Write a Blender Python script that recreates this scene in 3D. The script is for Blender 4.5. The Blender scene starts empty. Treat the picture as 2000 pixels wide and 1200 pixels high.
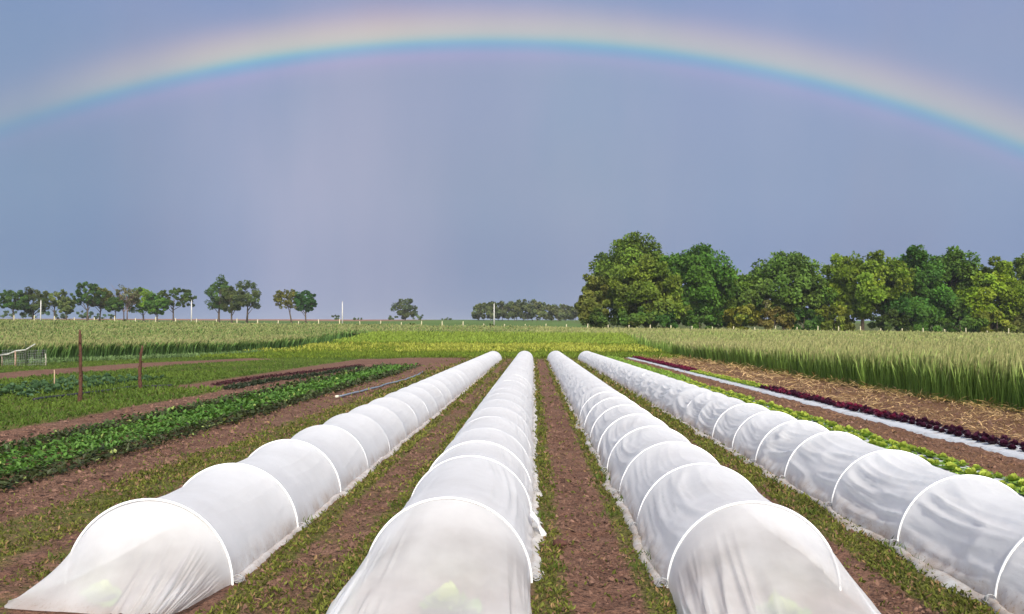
import bpy, math, random
import numpy as np
from mathutils import Vector, Matrix

random.seed(7)
RNG = np.random.default_rng(7)
SC = bpy.context.scene
COL = SC.collection
R_ = math.radians

# ------------------------------------------------------------------ camera
F = 1750.0 / 2000.0            # focal length in picture widths
EYE = 1.68
cam_d = bpy.data.cameras.new("camera")
cam_d.sensor_width = 36.0
cam_d.lens = 36.0 * F
cam_d.clip_start = 0.05
cam_d.clip_end = 9000
cam = bpy.data.objects.new("camera", cam_d)
COL.objects.link(cam)
PITCH, YAW = math.atan(52 / 1750), math.atan(42 / 1750)
cam.location = (0, 0, EYE)
cam.rotation_euler = (math.pi / 2 + PITCH, 0, YAW)
SC.camera = cam
CAMROT = np.array(cam.rotation_euler.to_matrix())

def pixdir(px, py):
    d = np.array([px - 1000.0, 600.0 - py, -1750.0])
    d = CAMROT @ (d / np.linalg.norm(d))
    return d

# ------------------------------------------------------------------ exposure
SC.view_settings.view_transform = 'Standard'
SC.view_settings.look = 'None'
SC.view_settings.exposure = 0.75
SC.view_settings.gamma = 1.0
SC.view_settings.use_curve_mapping = False
SC.render.engine = 'CYCLES'
SC.cycles.max_bounces = 8
SC.cycles.transparent_max_bounces = 12

# ------------------------------------------------------------------ sun
SUN_AZ, SUN_EL = 10.0, 38.0     # degrees to the right of straight behind the viewer, elevation
sv = Vector((math.sin(R_(SUN_AZ)) * math.cos(R_(SUN_EL)), -math.cos(R_(SUN_AZ)) * math.cos(R_(SUN_EL)), math.sin(R_(SUN_EL))))
sun_d = bpy.data.lights.new("sun", 'SUN')
sun_d.energy = 2.15
sun_d.angle = R_(3.0)
sun_d.color = (1.0, 0.95, 0.87)
sun = bpy.data.objects.new("sun", sun_d)
sun.rotation_euler = sv.to_track_quat('Z', 'Y').to_euler()
sun.location = (20, -40, 40)
COL.objects.link(sun)

# ------------------------------------------------------------------ world: clear evening sky behind the viewer, storm cloud and rainbow ahead
def bow_fit():
    D = np.array([pixdir(0, 258), pixdir(980, 87), pixdir(2000, 297)])
    a = np.linalg.solve(D, np.ones(3))
    n = np.linalg.norm(a)
    return a / n, math.degrees(math.acos(1 / n))
BOW_AXIS, BOW_R = bow_fit()
print("rainbow axis", BOW_AXIS, "radius", BOW_R)

W = bpy.data.worlds.new("World")
SC.world = W
W.use_nodes = True
nt = W.node_tree
nt.nodes.clear()
N = nt.nodes.new
L = nt.links.new
def wmath(op, a, b=None, clamp=False):
    n = N('ShaderNodeMath'); n.operation = op; n.use_clamp = clamp
    for i, v in enumerate((a, b)):
        if v is None: continue
        if isinstance(v, (int, float)): n.inputs[i].default_value = v
        else: L(v, n.inputs[i])
    return n.outputs[0]
def wramp(fac, stops, interp='EASE'):
    n = N('ShaderNodeValToRGB'); n.color_ramp.interpolation = interp
    e = n.color_ramp.elements
    while len(e) < len(stops): e.new(0.5)
    for k, (p, c) in enumerate(stops):
        e[k].position = p; e[k].color = (c[0], c[1], c[2], 1)
    L(fac, n.inputs[0])
    return n.outputs[0]
def wmix(fac, a, b, mode='MIX'):
    n = N('ShaderNodeMix'); n.data_type = 'RGBA'; n.blend_type = mode
    for s, v in ((n.inputs[0], fac), (n.inputs[6], a), (n.inputs[7], b)):
        if isinstance(v, (int, float)): s.default_value = v
        elif isinstance(v, tuple): s.default_value = (v[0], v[1], v[2], 1)
        else: L(v, s)
    return n.outputs[2]
def srgb(r, g, b):
    return tuple(((v / 255) / 12.92 if v / 255 <= .04045 else ((v / 255 + .055) / 1.055) ** 2.4) for v in (r, g, b))

tc = N('ShaderNodeTexCoord')
nrm = N('ShaderNodeVectorMath'); nrm.operation = 'NORMALIZE'; L(tc.outputs['Generated'], nrm.inputs[0])
DIR = nrm.outputs[0]
sep = N('ShaderNodeSeparateXYZ'); L(DIR, sep.inputs[0])
# storm cloud: colour by height, with soft veils of rain drifting through it
elev = wmath('MULTIPLY', wmath('ARCSINE', sep.outputs[2]), 180 / math.pi / 30.0, True)      # 0..30 degrees -> 0..1
storm = wramp(elev, [(0.0, srgb(146, 160, 186)), (0.12, srgb(148, 162, 189)), (0.30, srgb(157, 171, 195)),
                     (0.52, srgb(160, 173, 200)), (0.72, srgb(155, 169, 203)), (1.0, srgb(135, 156, 200))])
azx = wmath('ADD', wmath('MULTIPLY', sep.outputs[0], 1.0), 0.5, True)                        # left 0 .. right 1
side = wramp(azx, [(0.0, srgb(222, 238, 246)), (0.14, srgb(230, 241, 250)), (0.30, srgb(252, 250, 250)), (0.52, srgb(252, 252, 252)), (0.75, srgb(243, 249, 255)), (1.0, srgb(236, 246, 255))])
storm = wmix(1.0, storm, side, 'MULTIPLY')
mp = N('ShaderNodeMapping'); mp.inputs['Scale'].default_value = (2.6, 2.6, 1.2); L(DIR, mp.inputs[0])
nz = N('ShaderNodeTexNoise'); nz.inputs['Scale'].default_value = 1.6; nz.inputs['Detail'].default_value = 4; nz.inputs['Roughness'].default_value = .45
L(mp.outputs[0], nz.inputs['Vector'])
veil = wramp(nz.outputs[0], [(0.30, srgb(236, 246, 250)), (0.5, srgb(250, 249, 252)), (0.70, srgb(255, 246, 246))])
storm = wmix(0.9, storm, veil, 'MULTIPLY')
# brighter, mauve shaft of rain left of centre
shaft = wmath('MULTIPLY', wramp(azx, [(0.06, (0, 0, 0)), (0.25, (1, 1, 1)), (0.46, (0, 0, 0))]), wramp(elev, [(0.0, (.7, .7, .7)), (0.3, (1, 1, 1)), (0.66, (0, 0, 0))]))
mp2 = N('ShaderNodeMapping'); mp2.inputs['Scale'].default_value = (6.5, 6.5, .9); mp2.inputs['Rotation'].default_value = (0, .22, 0); L(DIR, mp2.inputs[0])
nz2 = N('ShaderNodeTexNoise'); nz2.inputs['Scale'].default_value = 1.3; nz2.inputs['Detail'].default_value = 5; nz2.inputs['Roughness'].default_value = .5
L(mp2.outputs[0], nz2.inputs['Vector'])
storm = wmix(0.8, storm, wramp(nz2.outputs[0], [(0.3, srgb(244, 247, 250)), (0.7, srgb(255, 254, 253))]), 'MULTIPLY')
shaft = wmath('MULTIPLY', shaft, wramp(nz2.outputs[0], [(0.3, (.55, .55, .55)), (0.7, (1.1, 1.1, 1.1))]))
storm = wmix(wmath('MULTIPLY', shaft, 0.55), storm, srgb(176, 178, 203))
# rainbow: colour by the angle from the antisolar axis
dt = N('ShaderNodeVectorMath'); dt.operation = 'DOT_PRODUCT'; L(DIR, dt.inputs[0]); dt.inputs[1].default_value = tuple(BOW_AXIS)
ang = wmath('MULTIPLY', wmath('ARCCOSINE', dt.outputs['Value']), 180 / math.pi)
SPAN = 6.0
t = wmath('DIVIDE', wmath('SUBTRACT', ang, BOW_R - 2.0), SPAN, True)
k = lambda deg: (deg + 2.0) / SPAN
Z0 = 0.25
def bc(r, g, b): return (Z0 + r, Z0 + g, Z0 + b)
bow = wramp(t, [(k(-1.9), bc(.012, .008, .012)), (k(-1.1), bc(.03, .015, .03)), (k(-0.62), bc(.08, .025, .07)), (k(-0.34), bc(.02, .035, .08)), (k(-0.02), bc(-.05, .06, .11)),
                (k(0.20), bc(-.02, .13, .09)), (k(0.42), bc(.11, .18, .03)), (k(0.75), bc(.27, .20, .01)), (k(1.35), bc(.26, .155, .012)), (k(2.0), bc(.15, .07, .018)),
                (k(2.7), bc(.03, .012, .008)), (k(3.6), bc(0, 0, 0))], 'B_SPLINE')
bsub = N('ShaderNodeVectorMath'); bsub.operation = 'SUBTRACT'; L(bow, bsub.inputs[0]); bsub.inputs[1].default_value = (Z0, Z0, Z0)
bvar = wmath('ADD', wmath('MULTIPLY', wramp(azx, [(0.0, (.25, .25, .25)), (0.10, (.6, .6, .6)), (0.2, (1, 1, 1)), (0.34, (1, 1, 1)), (0.52, (.85, .85, .85)), (0.8, (.75, .75, .75)), (1.0, (.6, .6, .6))]), 0.95), 0.0)
bsc = N('ShaderNodeVectorMath'); bsc.operation = 'SCALE'; L(bsub.outputs[0], bsc.inputs[0]); L(bvar, bsc.inputs['Scale'])
badd = N('ShaderNodeVectorMath'); badd.operation = 'ADD'; L(storm, badd.inputs[0]); L(bsc.outputs[0], badd.inputs[1])
bg_storm = N('ShaderNodeBackground'); L(badd.outputs[0], bg_storm.inputs[0]); bg_storm.inputs[1].default_value = 0.60
sky = N('ShaderNodeTexSky'); sky.sky_type = 'NISHITA'; sky.sun_disc = False
sky.sun_elevation = R_(SUN_EL); sky.sun_rotation = R_(180 - SUN_AZ); sky.air_density = 1.2; sky.dust_density = 4.0
bg_sky = N('ShaderNodeBackground'); L(sky.outputs[0], bg_sky.inputs[0]); bg_sky.inputs[1].default_value = 0.15
mx = N('ShaderNodeMixShader')
front = wramp(wmath('ADD', wmath('MULTIPLY', sep.outputs[1], 0.5), 0.5), [(0.45, (0, 0, 0)), (0.72, (1, 1, 1))])
L(front, mx.inputs[0]); L(bg_sky.outputs[0], mx.inputs[1]); L(bg_storm.outputs[0], mx.inputs[2])
wo = N('ShaderNodeOutputWorld'); L(mx.outputs[0], wo.inputs[0])

# ------------------------------------------------------------------ small tools
def vnoise(x, y, seed=0):
    x = np.asarray(x, float); y = np.asarray(y, float)
    x, y = np.broadcast_arrays(x, y)
    xi = np.floor(x).astype(np.int64); yi = np.floor(y).astype(np.int64)
    fx = x - xi; fy = y - yi
    fx = fx * fx * (3 - 2 * fx); fy = fy * fy * (3 - 2 * fy)
    def h(a, b):
        n = (a * 374761393 + b * 668265263 + seed * 1274126177) & 0x7fffffff
        n = ((n ^ (n >> 13)) * 1103515245) & 0x7fffffff
        n = (n ^ (n >> 16)) & 0xffff
        return n / 65535.0
    return (h(xi, yi) * (1 - fx) + h(xi + 1, yi) * fx) * (1 - fy) + (h(xi, yi + 1) * (1 - fx) + h(xi + 1, yi + 1) * fx) * fy
def fbm(x, y, seed=0, oct=3):
    s = 0; a = .5; t_ = 0
    for o in range(oct):
        s = s + a * vnoise(x * 2 ** o, y * 2 ** o, seed + o); t_ += a; a *= .55
    return s / t_
def sstep(a, b, x):
    t_ = np.clip((np.asarray(x, float) - a) / (b - a), 0, 1)
    return t_ * t_ * (3 - 2 * t_)

_slope_y = np.array([-200, 62, 90, 115, 135, 450, 700, 3000.0])
_slope_v = np.array([0.0, 0.0, 0.034, 0.034, 0.0205, 0.0205, 0.0, -0.004])
_yy = np.concatenate([np.arange(-200, 700, 1.0), np.arange(700, 3001, 20.0)])
_sv = np.interp(_yy, _slope_y, _slope_v)
_zz = np.concatenate([[0], np.cumsum((_sv[1:] + _sv[:-1]) / 2 * np.diff(_yy))])
def terrain(x, y):
    x = np.asarray(x, float); y = np.asarray(y, float)
    z = np.interp(y, _yy, _zz)
    tilt = 0.0146 * sstep(62, 135, y) * (1 - 0.55 * sstep(135, 260, y)) * (1 - 0.5 * sstep(260, 500, y))
    z = z - tilt * np.clip(x, -250, 160)
    return z
def zt(x, y): return float(terrain(x, y))
def at(px, y):                      # x on the line of sight through picture column px at distance y
    return (px - 1042.0) / 1750.0 * y

def tag(o, label=None, cat=None, group=None, kind=None):
    if label: o['label'] = label
    if cat: o['category'] = cat
    if group: o['group'] = group
    if kind: o['kind'] = kind
    return o
def link(o, parent=None):
    COL.objects.link(o)
    if parent is not None: o.parent = parent
    return o
def empty(name, loc):
    o = bpy.data.objects.new(name, None); o.empty_display_size = .2
    o.location = loc
    return link(o)
def mesh_np(name, V, Q, smooth=False, col=None, attrs=None):
    V = np.asarray(V, np.float32); Q = np.asarray(Q, np.int32)
    m = bpy.data.meshes.new(name)
    k_ = Q.shape[1]
    m.vertices.add(len(V)); m.vertices.foreach_set('co', V.ravel())
    m.loops.add(Q.size); m.loops.foreach_set('vertex_index', Q.ravel())
    m.polygons.add(len(Q))
    m.polygons.foreach_set('loop_start', np.arange(0, Q.size, k_, dtype=np.int32))
    m.polygons.foreach_set('loop_total', np.full(len(Q), k_, np.int32))
    m.polygons.foreach_set('use_smooth', np.full(len(Q), bool(smooth)))
    m.update(calc_edges=True)
    if col is not None:
        a = m.attributes.new('tint', 'FLOAT_COLOR', 'POINT')
        c4 = np.ones((len(V), 4), np.float32); c4[:, :3] = col
        a.data.foreach_set('color', c4.ravel())
    for nm, v in (attrs or {}).items():
        a = m.attributes.new(nm, 'FLOAT', 'POINT')
        a.data.foreach_set('value', np.asarray(v, np.float32).ravel())
    return m
def obj_np(name, V, Q, mat, parent=None, **kw):
    m = mesh_np(name, V, Q, **kw)
    m.materials.append(mat)
    return link(bpy.data.objects.new(name, m), parent)
def grid_faces(nu, nv, off=0, wrap_u=False):
    iu = np.arange(nu if wrap_u else nu - 1); iv = np.arange(nv - 1)
    U, Vv = np.meshgrid(iu, iv)
    U2 = (U + 1) % nu
    return np.stack([Vv * nu + U, Vv * nu + U2, (Vv + 1) * nu + U2, (Vv + 1) * nu + U], -1).reshape(-1, 4) + off
class Geo:                          # gathers quads from several pieces of the same thing
    def __init__(s): s.V = []; s.Q = []; s.C = []; s.n = 0
    def add(s, V, Q, C=None):
        V = np.asarray(V, float).reshape(-1, 3)
        s.V.append(V); s.Q.append(np.asarray(Q) + s.n); s.n += len(V)
        s.C.append(np.broadcast_to(np.asarray(C if C is not None else (1, 1, 1), float), V.shape))
    def tube(s, pts, rad, seg=6, C=None, caps=True):
        pts = np.asarray(pts, float); n = len(pts)
        rad = np.broadcast_to(np.asarray(rad, float), (n,))
        tg = np.gradient(pts, axis=0); tg /= np.linalg.norm(tg, axis=1)[:, None] + 1e-9
        ref = np.array([0, 0, 1.0]) if abs(tg[:, 2]).mean() < .8 else np.array([1.0, 0, 0])
        a = np.cross(tg, ref); a /= np.linalg.norm(a, axis=1)[:, None] + 1e-9
        b = np.cross(tg, a)
        th = np.linspace(0, 2 * np.pi, seg, endpoint=False)
        V = pts[:, None] + rad[:, None, None] * (np.cos(th)[None, :, None] * a[:, None] + np.sin(th)[None, :, None] * b[:, None])
        V = V.reshape(-1, 3); Q = grid_faces(seg, n, 0, True)
        if caps:
            V = np.vstack([V, pts[0], pts[-1]])
            i = np.arange(0, seg, 2); j = (i + 1) % seg; k_ = (i + 2) % seg
            Q = np.vstack([Q, np.stack([k_, j, i, np.full(len(i), n * seg)], 1)])
            o = (n - 1) * seg
            Q = np.vstack([Q, np.stack([o + i, o + j, o + k_, np.full(len(i), n * seg + 1)], 1)])
        s.add(V, Q, C)
    def build(s, name, mat, parent=None, smooth=False, origin=None):
        V = np.vstack(s.V)
        if origin is not None: V = V - np.asarray(origin, float)
        o = obj_np(name, V, np.vstack(s.Q), mat, parent, smooth=smooth, col=np.vstack(s.C))
        if origin is not None: o.location = origin
        return o
def rand_dirs(n, rng=RNG):
    v = rng.normal(size=(n, 3)); return v / np.linalg.norm(v, axis=1)[:, None]
def unit(v): return v / (np.linalg.norm(v, axis=-1, keepdims=True) + 1e-9)
def leaf_quads(P, D, Ln, Wd, C0, C1, fold=.12, rng=RNG, nrm_hint=None):
    """diamond leaves: base P, direction D, length, width; colour runs from C0 at the base to C1 at the tip"""
    n = len(P); D = unit(D)
    Rr = rand_dirs(n, rng) if nrm_hint is None else unit(nrm_hint + .35 * rand_dirs(n, rng))
    S = unit(np.cross(D, Rr)); U = np.cross(S, D)
    Ln = np.broadcast_to(Ln, (n,))[:, None]; Wd = np.broadcast_to(Wd, (n,))[:, None]
    mid = P + D * Ln * .5 + U * Ln * fold
    V = np.stack([P, mid + S * Wd * .5, P + D * Ln, mid - S * Wd * .5], 1).reshape(-1, 3)
    Q = np.arange(n * 4).reshape(n, 4)
    C0 = np.broadcast_to(C0, (n, 3)); C1 = np.broadcast_to(C1, (n, 3))
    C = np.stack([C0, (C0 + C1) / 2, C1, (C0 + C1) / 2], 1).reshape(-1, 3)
    return V, Q, C

# ------------------------------------------------------------------ materials
def mat_new(name):
    m = bpy.data.materials.new(name); m.use_nodes = True
    t_ = m.node_tree; t_.nodes.clear()
    return m, t_
class NT:
    def __init__(s, t_): s.t = t_
    def n(s, ty, **kw):
        x = s.t.nodes.new(ty)
        for k_, v in kw.items(): setattr(x, k_, v)
        return x
    def l(s, a, b): s.t.links.new(a, b)
    def set(s, sock, v):
        if isinstance(v, bpy.types.NodeSocket): s.l(v, sock)
        elif isinstance(v, tuple) and len(v) == 3 and sock.type == 'RGBA': sock.default_value = (*v, 1)
        else: sock.default_value = v
    def noise(s, vec, scale, detail=3, rough=.5):
        x = s.n('ShaderNodeTexNoise'); x.inputs['Scale'].default_value = scale; x.inputs['Detail'].default_value = detail; x.inputs['Roughness'].default_value = rough
        if vec is not None: s.l(vec, x.inputs['Vector'])
        return x.outputs[0]
    def ramp(s, fac, stops):
        x = s.n('ShaderNodeValToRGB'); e = x.color_ramp.elements
        while len(e) < len(stops): e.new(.5)
        for k_, (p, c) in enumerate(stops):
            if not isinstance(c, tuple): c = (c, c, c)
            e[k_].position = p; e[k_].color = (*c, 1)
        s.l(fac, x.inputs[0]); return x.outputs[0]
    def mix(s, fac, a, b, mode='MIX'):
        x = s.n('ShaderNodeMix', data_type='RGBA', blend_type=mode)
        s.set(x.inputs[0], fac); s.set(x.inputs[6], a); s.set(x.inputs[7], b); return x.outputs[2]
    def math(s, op, a, b=None, clamp=False):
        x = s.n('ShaderNodeMath', operation=op, use_clamp=clamp)
        s.set(x.inputs[0], a)
        if b is not None: s.set(x.inputs[1], b)
        return x.outputs[0]
    def attr(s, nm):
        return s.n('ShaderNodeAttribute', attribute_name=nm)
    def bump(s, h, strength, dist=.02):
        x = s.n('ShaderNodeBump'); x.inputs['Strength'].default_value = strength; x.inputs['Distance'].default_value = dist
        s.l(h, x.inputs['Height']); return x.outputs[0]
    def pbsdf(s, col, rough=.8, spec=.3, nrm=None):
        x = s.n('ShaderNodeBsdfPrincipled'); s.set(x.inputs['Base Color'], col); s.set(x.inputs['Roughness'], rough)
        x.inputs['Specular IOR Level'].default_value = spec
        if nrm is not None: s.l(nrm, x.inputs['Normal'])
        return x.outputs[0]
    def out(s, sh):
        o = s.n('ShaderNodeOutputMaterial'); s.l(sh, o.inputs[0])

def make_leaf_mat(name, transl=.30, rough=.6, spec=.10):
    m, t_ = mat_new(name); g = NT(t_)
    c = g.attr('tint').outputs['Color']
    p = g.pbsdf(c, rough, spec)
    tr = g.n('ShaderNodeBsdfTranslucent'); g.l(g.mix(1.0, c, (1.25, 1.25, .7), 'MULTIPLY'), tr.inputs[0])
    mxs = g.n('ShaderNodeMixShader'); mxs.inputs[0].default_value = transl
    g.l(p, mxs.inputs[1]); g.l(tr.outputs[0], mxs.inputs[2]); g.out(mxs.outputs[0])
    return m
M_LEAF = make_leaf_mat('leaf')
M_CROP = make_leaf_mat('crop_leaf', .25, .5, .22)
M_STRAW = make_leaf_mat('straw', .15, .7, .2)

def make_bark():
    m, t_ = mat_new('bark'); g = NT(t_)
    co = g.n('ShaderNodeTexCoord').outputs['Object']
    n1 = g.noise(co, 9, 4)
    c = g.mix(1.0, g.attr('tint').outputs['Color'], g.ramp(n1, [(.3, .6), (.7, 1.25)]), 'MULTIPLY')
    g.out(g.pbsdf(c, .9, .15, g.bump(g.noise(co, 30, 3), .6, .03)))
    return m
M_BARK = make_bark()

def make_plain(name, col, rough=.6, spec=.4, var=.2, scale=12):
    m, t_ = mat_new(name); g = NT(t_)
    co = g.n('ShaderNodeTexCoord').outputs['Object']
    n1 = g.noise(co, scale, 4)
    c = g.mix(1.0, col, g.ramp(n1, [(.25, 1 - var), (.75, 1 + var)]), 'MULTIPLY')
    g.out(g.pbsdf(c, rough, spec, g.bump(n1, .2, .01)))
    return m
M_HOOP = make_plain('hoop_white', (.70, .72, .74), .45, .4, .05)
M_WIRE = make_plain('galvanised_wire', (.26, .27, .28), .45, .5, .25)
M_POLE = make_plain('sunlit_pole', (.44, .44, .43), .7, .2, .05, 2)
M_POST = make_plain('fence_post_pale', (.46, .43, .30), .8, .2, .2, 3)
M_DARKHOSE = make_plain('black_hose', (.018, .016, .018), .5, .4, .3)
M_PIPE = make_plain('grey_blue_pipe', (.17, .21, .26), .45, .4, .2, 4)
M_PIPEEND = make_plain('pipe_cap', (.55, .53, .44), .5, .4, .05)
M_BIRD = make_plain('bird_dark', (.015, .015, .02), .7, .2, .2)
M_CLOD = make_plain('soil_clod', (.07, .035, .028), .95, .1, .4, 30)

def make_film():
    m, t_ = mat_new('mulch_film'); g = NT(t_)
    co = g.n('ShaderNodeTexCoord').outputs['Object']
    c = g.mix(g.ramp(g.noise(co, 4, 4, .6), [(.56, 0.0), (.72, 1.0)]), (.44, .46, .48), (.26, .20, .165))
    g.out(g.pbsdf(c, .6, .2, g.bump(g.noise(co, 11, 3), .5, .03)))
    return m
M_FILM = make_film()

def make_cover():
    m, t_ = mat_new('row_cover_fabric'); g = NT(t_)
    co = g.n('ShaderNodeTexCoord').outputs['Object']
    dirt = g.attr('dirt').outputs['Fac']
    n1 = g.noise(co, 5, 5, .6)
    n3 = g.noise(co, 46, 3, .7)
    dm = g.math('MULTIPLY', dirt, g.math('ADD', g.ramp(n1, [(.3, .10), (.7, .95)]), g.ramp(n3, [(.58, 0.0), (.68, .6)])), True)
    clean = g.mix(g.ramp(g.noise(co, 1.7, 5, .62), [(.42, 0.0), (.70, 1.0)]), (.91, .94, .965), (.84, .865, .885))
    c = g.mix(dm, clean, (.50, .38, .29))
    n2 = g.noise(co, 60, 3, .6)
    mpc = g.n('ShaderNodeMapping'); mpc.inputs['Scale'].default_value = (1, .45, 1); g.l(co, mpc.inputs[0])
    cr = g.noise(mpc.outputs[0], 13, 5, .55)
    bmp = g.bump(g.math('ADD', g.math('MULTIPLY', cr, 1.0), g.math('MULTIPLY', n2, .12)), .35, .02)
    df = g.n('ShaderNodeBsdfDiffuse'); g.l(c, df.inputs[0]); g.l(bmp, df.inputs[2])
    tr = g.n('ShaderNodeBsdfTranslucent'); g.l(c, tr.inputs[0])
    m1 = g.n('ShaderNodeMixShader'); m1.inputs[0].default_value = .50
    g.l(df.outputs[0], m1.inputs[1]); g.l(tr.outputs[0], m1.inputs[2])
    tp = g.n('ShaderNodeBsdfTransparent')
    m2 = g.n('ShaderNodeMixShader')
    g.l(g.math('MULTIPLY', g.attr('sheer').outputs['Fac'], g.ramp(g.noise(co, 3, 3), [(.3, .8), (.7, 1.2)])), m2.inputs[0])
    g.l(m1.outputs[0], m2.inputs[1]); g.l(tp.outputs[0], m2.inputs[2])
    g.out(m2.outputs[0])
    return m
M_COVER = make_cover()

def make_ground():
    m, t_ = mat_new('field_ground'); g = NT(t_)
    co = g.n('ShaderNodeTexCoord').outputs['Object']
    a_g = g.attr('grass').outputs['Fac']; a_s = g.attr('straw').outputs['Fac']; a_f = g.attr('far').outputs['Fac']
    big = g.noise(co, .45, 3); med = g.noise(co, 3.2, 4, .6); fine = g.noise(co, 22, 4, .65); vfine = g.noise(co, 75, 3, .6)
    soil = g.mix(g.ramp(med, [(.3, 0.0), (.7, 1.0)]), (.130, .066, .043), (.232, .136, .094))
    soil = g.mix(g.ramp(big, [(.35, 0.0), (.65, .5)]), soil, (.13, .063, .045))
    soil = g.mix(1.0, soil, g.ramp(fine, [(.25, .45), (.5, 1.0), (.78, 1.35)]), 'MULTIPLY')
    soil = g.mix(1.0, soil, g.ramp(g.noise(co, 34, 4, .7), [(.36, .28), (.47, 1.0)]), 'MULTIPLY')
    soil = g.mix(g.ramp(vfine, [(.62, 0.0), (.70, .6)]), soil, (.30, .20, .15))
    gr = g.mix(g.ramp(fine, [(.3, 0.0), (.7, 1.0)]), (.062, .066, .018), (.16, .155, .042))
    gr = g.mix(g.ramp(vfine, [(.3, .55), (.5, 0.0)]), gr, (.035, .042, .014))
    soil = g.mix(g.math('MULTIPLY', a_s, 2.4, True), soil, g.mix(1.0, soil, (.78, .66, .56), 'MULTIPLY'))
    # ragged edge of the grass: the mask wins where noise is low
    nm = g.math('ADD', g.math('ADD', g.math('MULTIPLY', g.noise(co, 1.1, 2), .35), g.math('MULTIPLY', med, .35)), g.math('MULTIPLY', fine, .3))
    mk = g.math('SUBTRACT', g.math('ADD', a_g, .5), g.math('ADD', nm, .5))
    mk = g.math('ADD', g.math('MULTIPLY', mk, 5.0), .5, True)
    c = g.mix(mk, soil, gr)
    st = g.mix(g.ramp(fine, [(.35, 0.0), (.65, 1.0)]), (.30, .19, .09), (.52, .38, .20))
    smk = g.math('MULTIPLY', a_s, g.ramp(g.noise(co, 38, 3, .7), [(.48, 0.0), (.6, 1.0)]))
    c = g.mix(smk, c, st)
    fc = g.mix(1.0, g.attr('tint').outputs['Color'], g.ramp(g.noise(co, .06, 5, .65), [(.3, .82), (.7, 1.18)]), 'MULTIPLY')
    c = g.mix(a_f, c, fc)
    h = g.math('ADD', g.math('MULTIPLY', med, .6), g.math('MULTIPLY', fine, .5))
    h = g.math('ADD', h, g.math('MULTIPLY', vfine, .15))
    g.out(g.pbsdf(c, .95, .12, g.bump(h, 1.0, .09)))
    return m
M_GROUND = make_ground()

# ------------------------------------------------------------------ where things grow
TUN = [dict(x=-2.58), dict(x=-.58), dict(x=1.45), dict(x=3.42)]
RT = .56
def strip(X, a, b, soft=.12): return sstep(a - soft, a + soft, X) * (1 - sstep(b - soft, b + soft, X))
def brown_x(Y): return np.interp(Y, [0, 35, 49, 64, 70], [-21, -21, -20.6, -16.3, -14.5])
def grass_mask(X, Y):
    w = (fbm(X * .35, Y * .12, 31) - .5) * .5          # slow wander of the edges
    Xw = X + w
    gr = np.zeros_like(X)
    gr = np.maximum(gr, .62 * strip(X, -2.02, -1.72)); gr = np.maximum(gr, .43 * strip(X, -1.8, -1.35)); gr = np.maximum(gr, .66 * strip(X, -1.42, -1.12, .08))
    gr = np.maximum(gr, .60 * strip(X, -.06, .26, .1)); gr = np.maximum(gr, .30 * strip(X, .24, .64, .06)); gr = np.maximum(gr, .60 * strip(X, .64, .95, .1))
    gr = np.maximum(gr, .34 * strip(X, 2.0, 2.35)); gr = np.maximum(gr, .66 * strip(X, 2.38, 2.92, .14))
    gr = np.maximum(gr, .46 * strip(X, -3.7, -3.1)); gr = np.maximum(gr, .58 * strip(Xw, -4.75, -3.55, .35)); gr = np.maximum(gr, .30 * strip(Xw, -5.7, -4.7))
    gr = np.maximum(gr, .42 * strip(X, -8.0, -5.5)); gr = np.maximum(gr, .26 * strip(Xw, -9.2, -7.8)); gr = np.maximum(gr, .82 * strip(Xw, -16.5, -9.1, .3))
    gr = np.maximum(gr, .30 * strip(X, 4.0, 4.6)); gr = np.maximum(gr, .18 * strip(X, 5.5, 10.4)); gr = np.maximum(gr, .6 * strip(X, 10.3, 200))
    left = 1 - sstep(-16.5, -15.5, X)
    gr = np.where((X < -8.7) & (X > -13.5), gr * (1 - .75 * strip(X, -11.4, -8.9, .25) * strip(Y, 27, 62, 3)), gr)
    b = np.abs(X - brown_x(Y)) * .55
    gr = np.where(X < -14.0, np.maximum(gr * (X > -16), .78) * sstep(.75, 1.25, b) + .25 * (1 - sstep(.75, 1.25, b)), gr)
    # beyond the row ends all is green except a bare turning patch
    end = sstep(57, 63, Y + (fbm(X * .2, Y * .2, 5) - .5) * 8)
    gr = np.maximum(gr, end * .85)
    patch = strip(X, -9.5, -4.5, .8) * strip(Y, 44, 63, 4)
    gr = gr * (1 - .55 * patch)
    return gr
def straw_mask(X, Y):
    s = .30 * strip(X, 5.4, 6.4) + .35 * strip(X, 7.3, 10.7, .2)
    return s * (1 - sstep(62, 66, Y))
def rye_left_edge(Y): return np.where(Y < 80, -29 + .26 * (Y - 49), -21.0)
def rye_inside(X, Y):
    w = (fbm(X * .5, Y * .5, 77) - .5) * .8
    far = 124 + 0 * X
    r = (X > 10.35 + w) & (Y > 5)
    l = (X < rye_left_edge(Y) + w) & (Y > 30)
    mid = Y > 101 + w * 2
    return (r | l | mid) & (Y < far)

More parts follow.
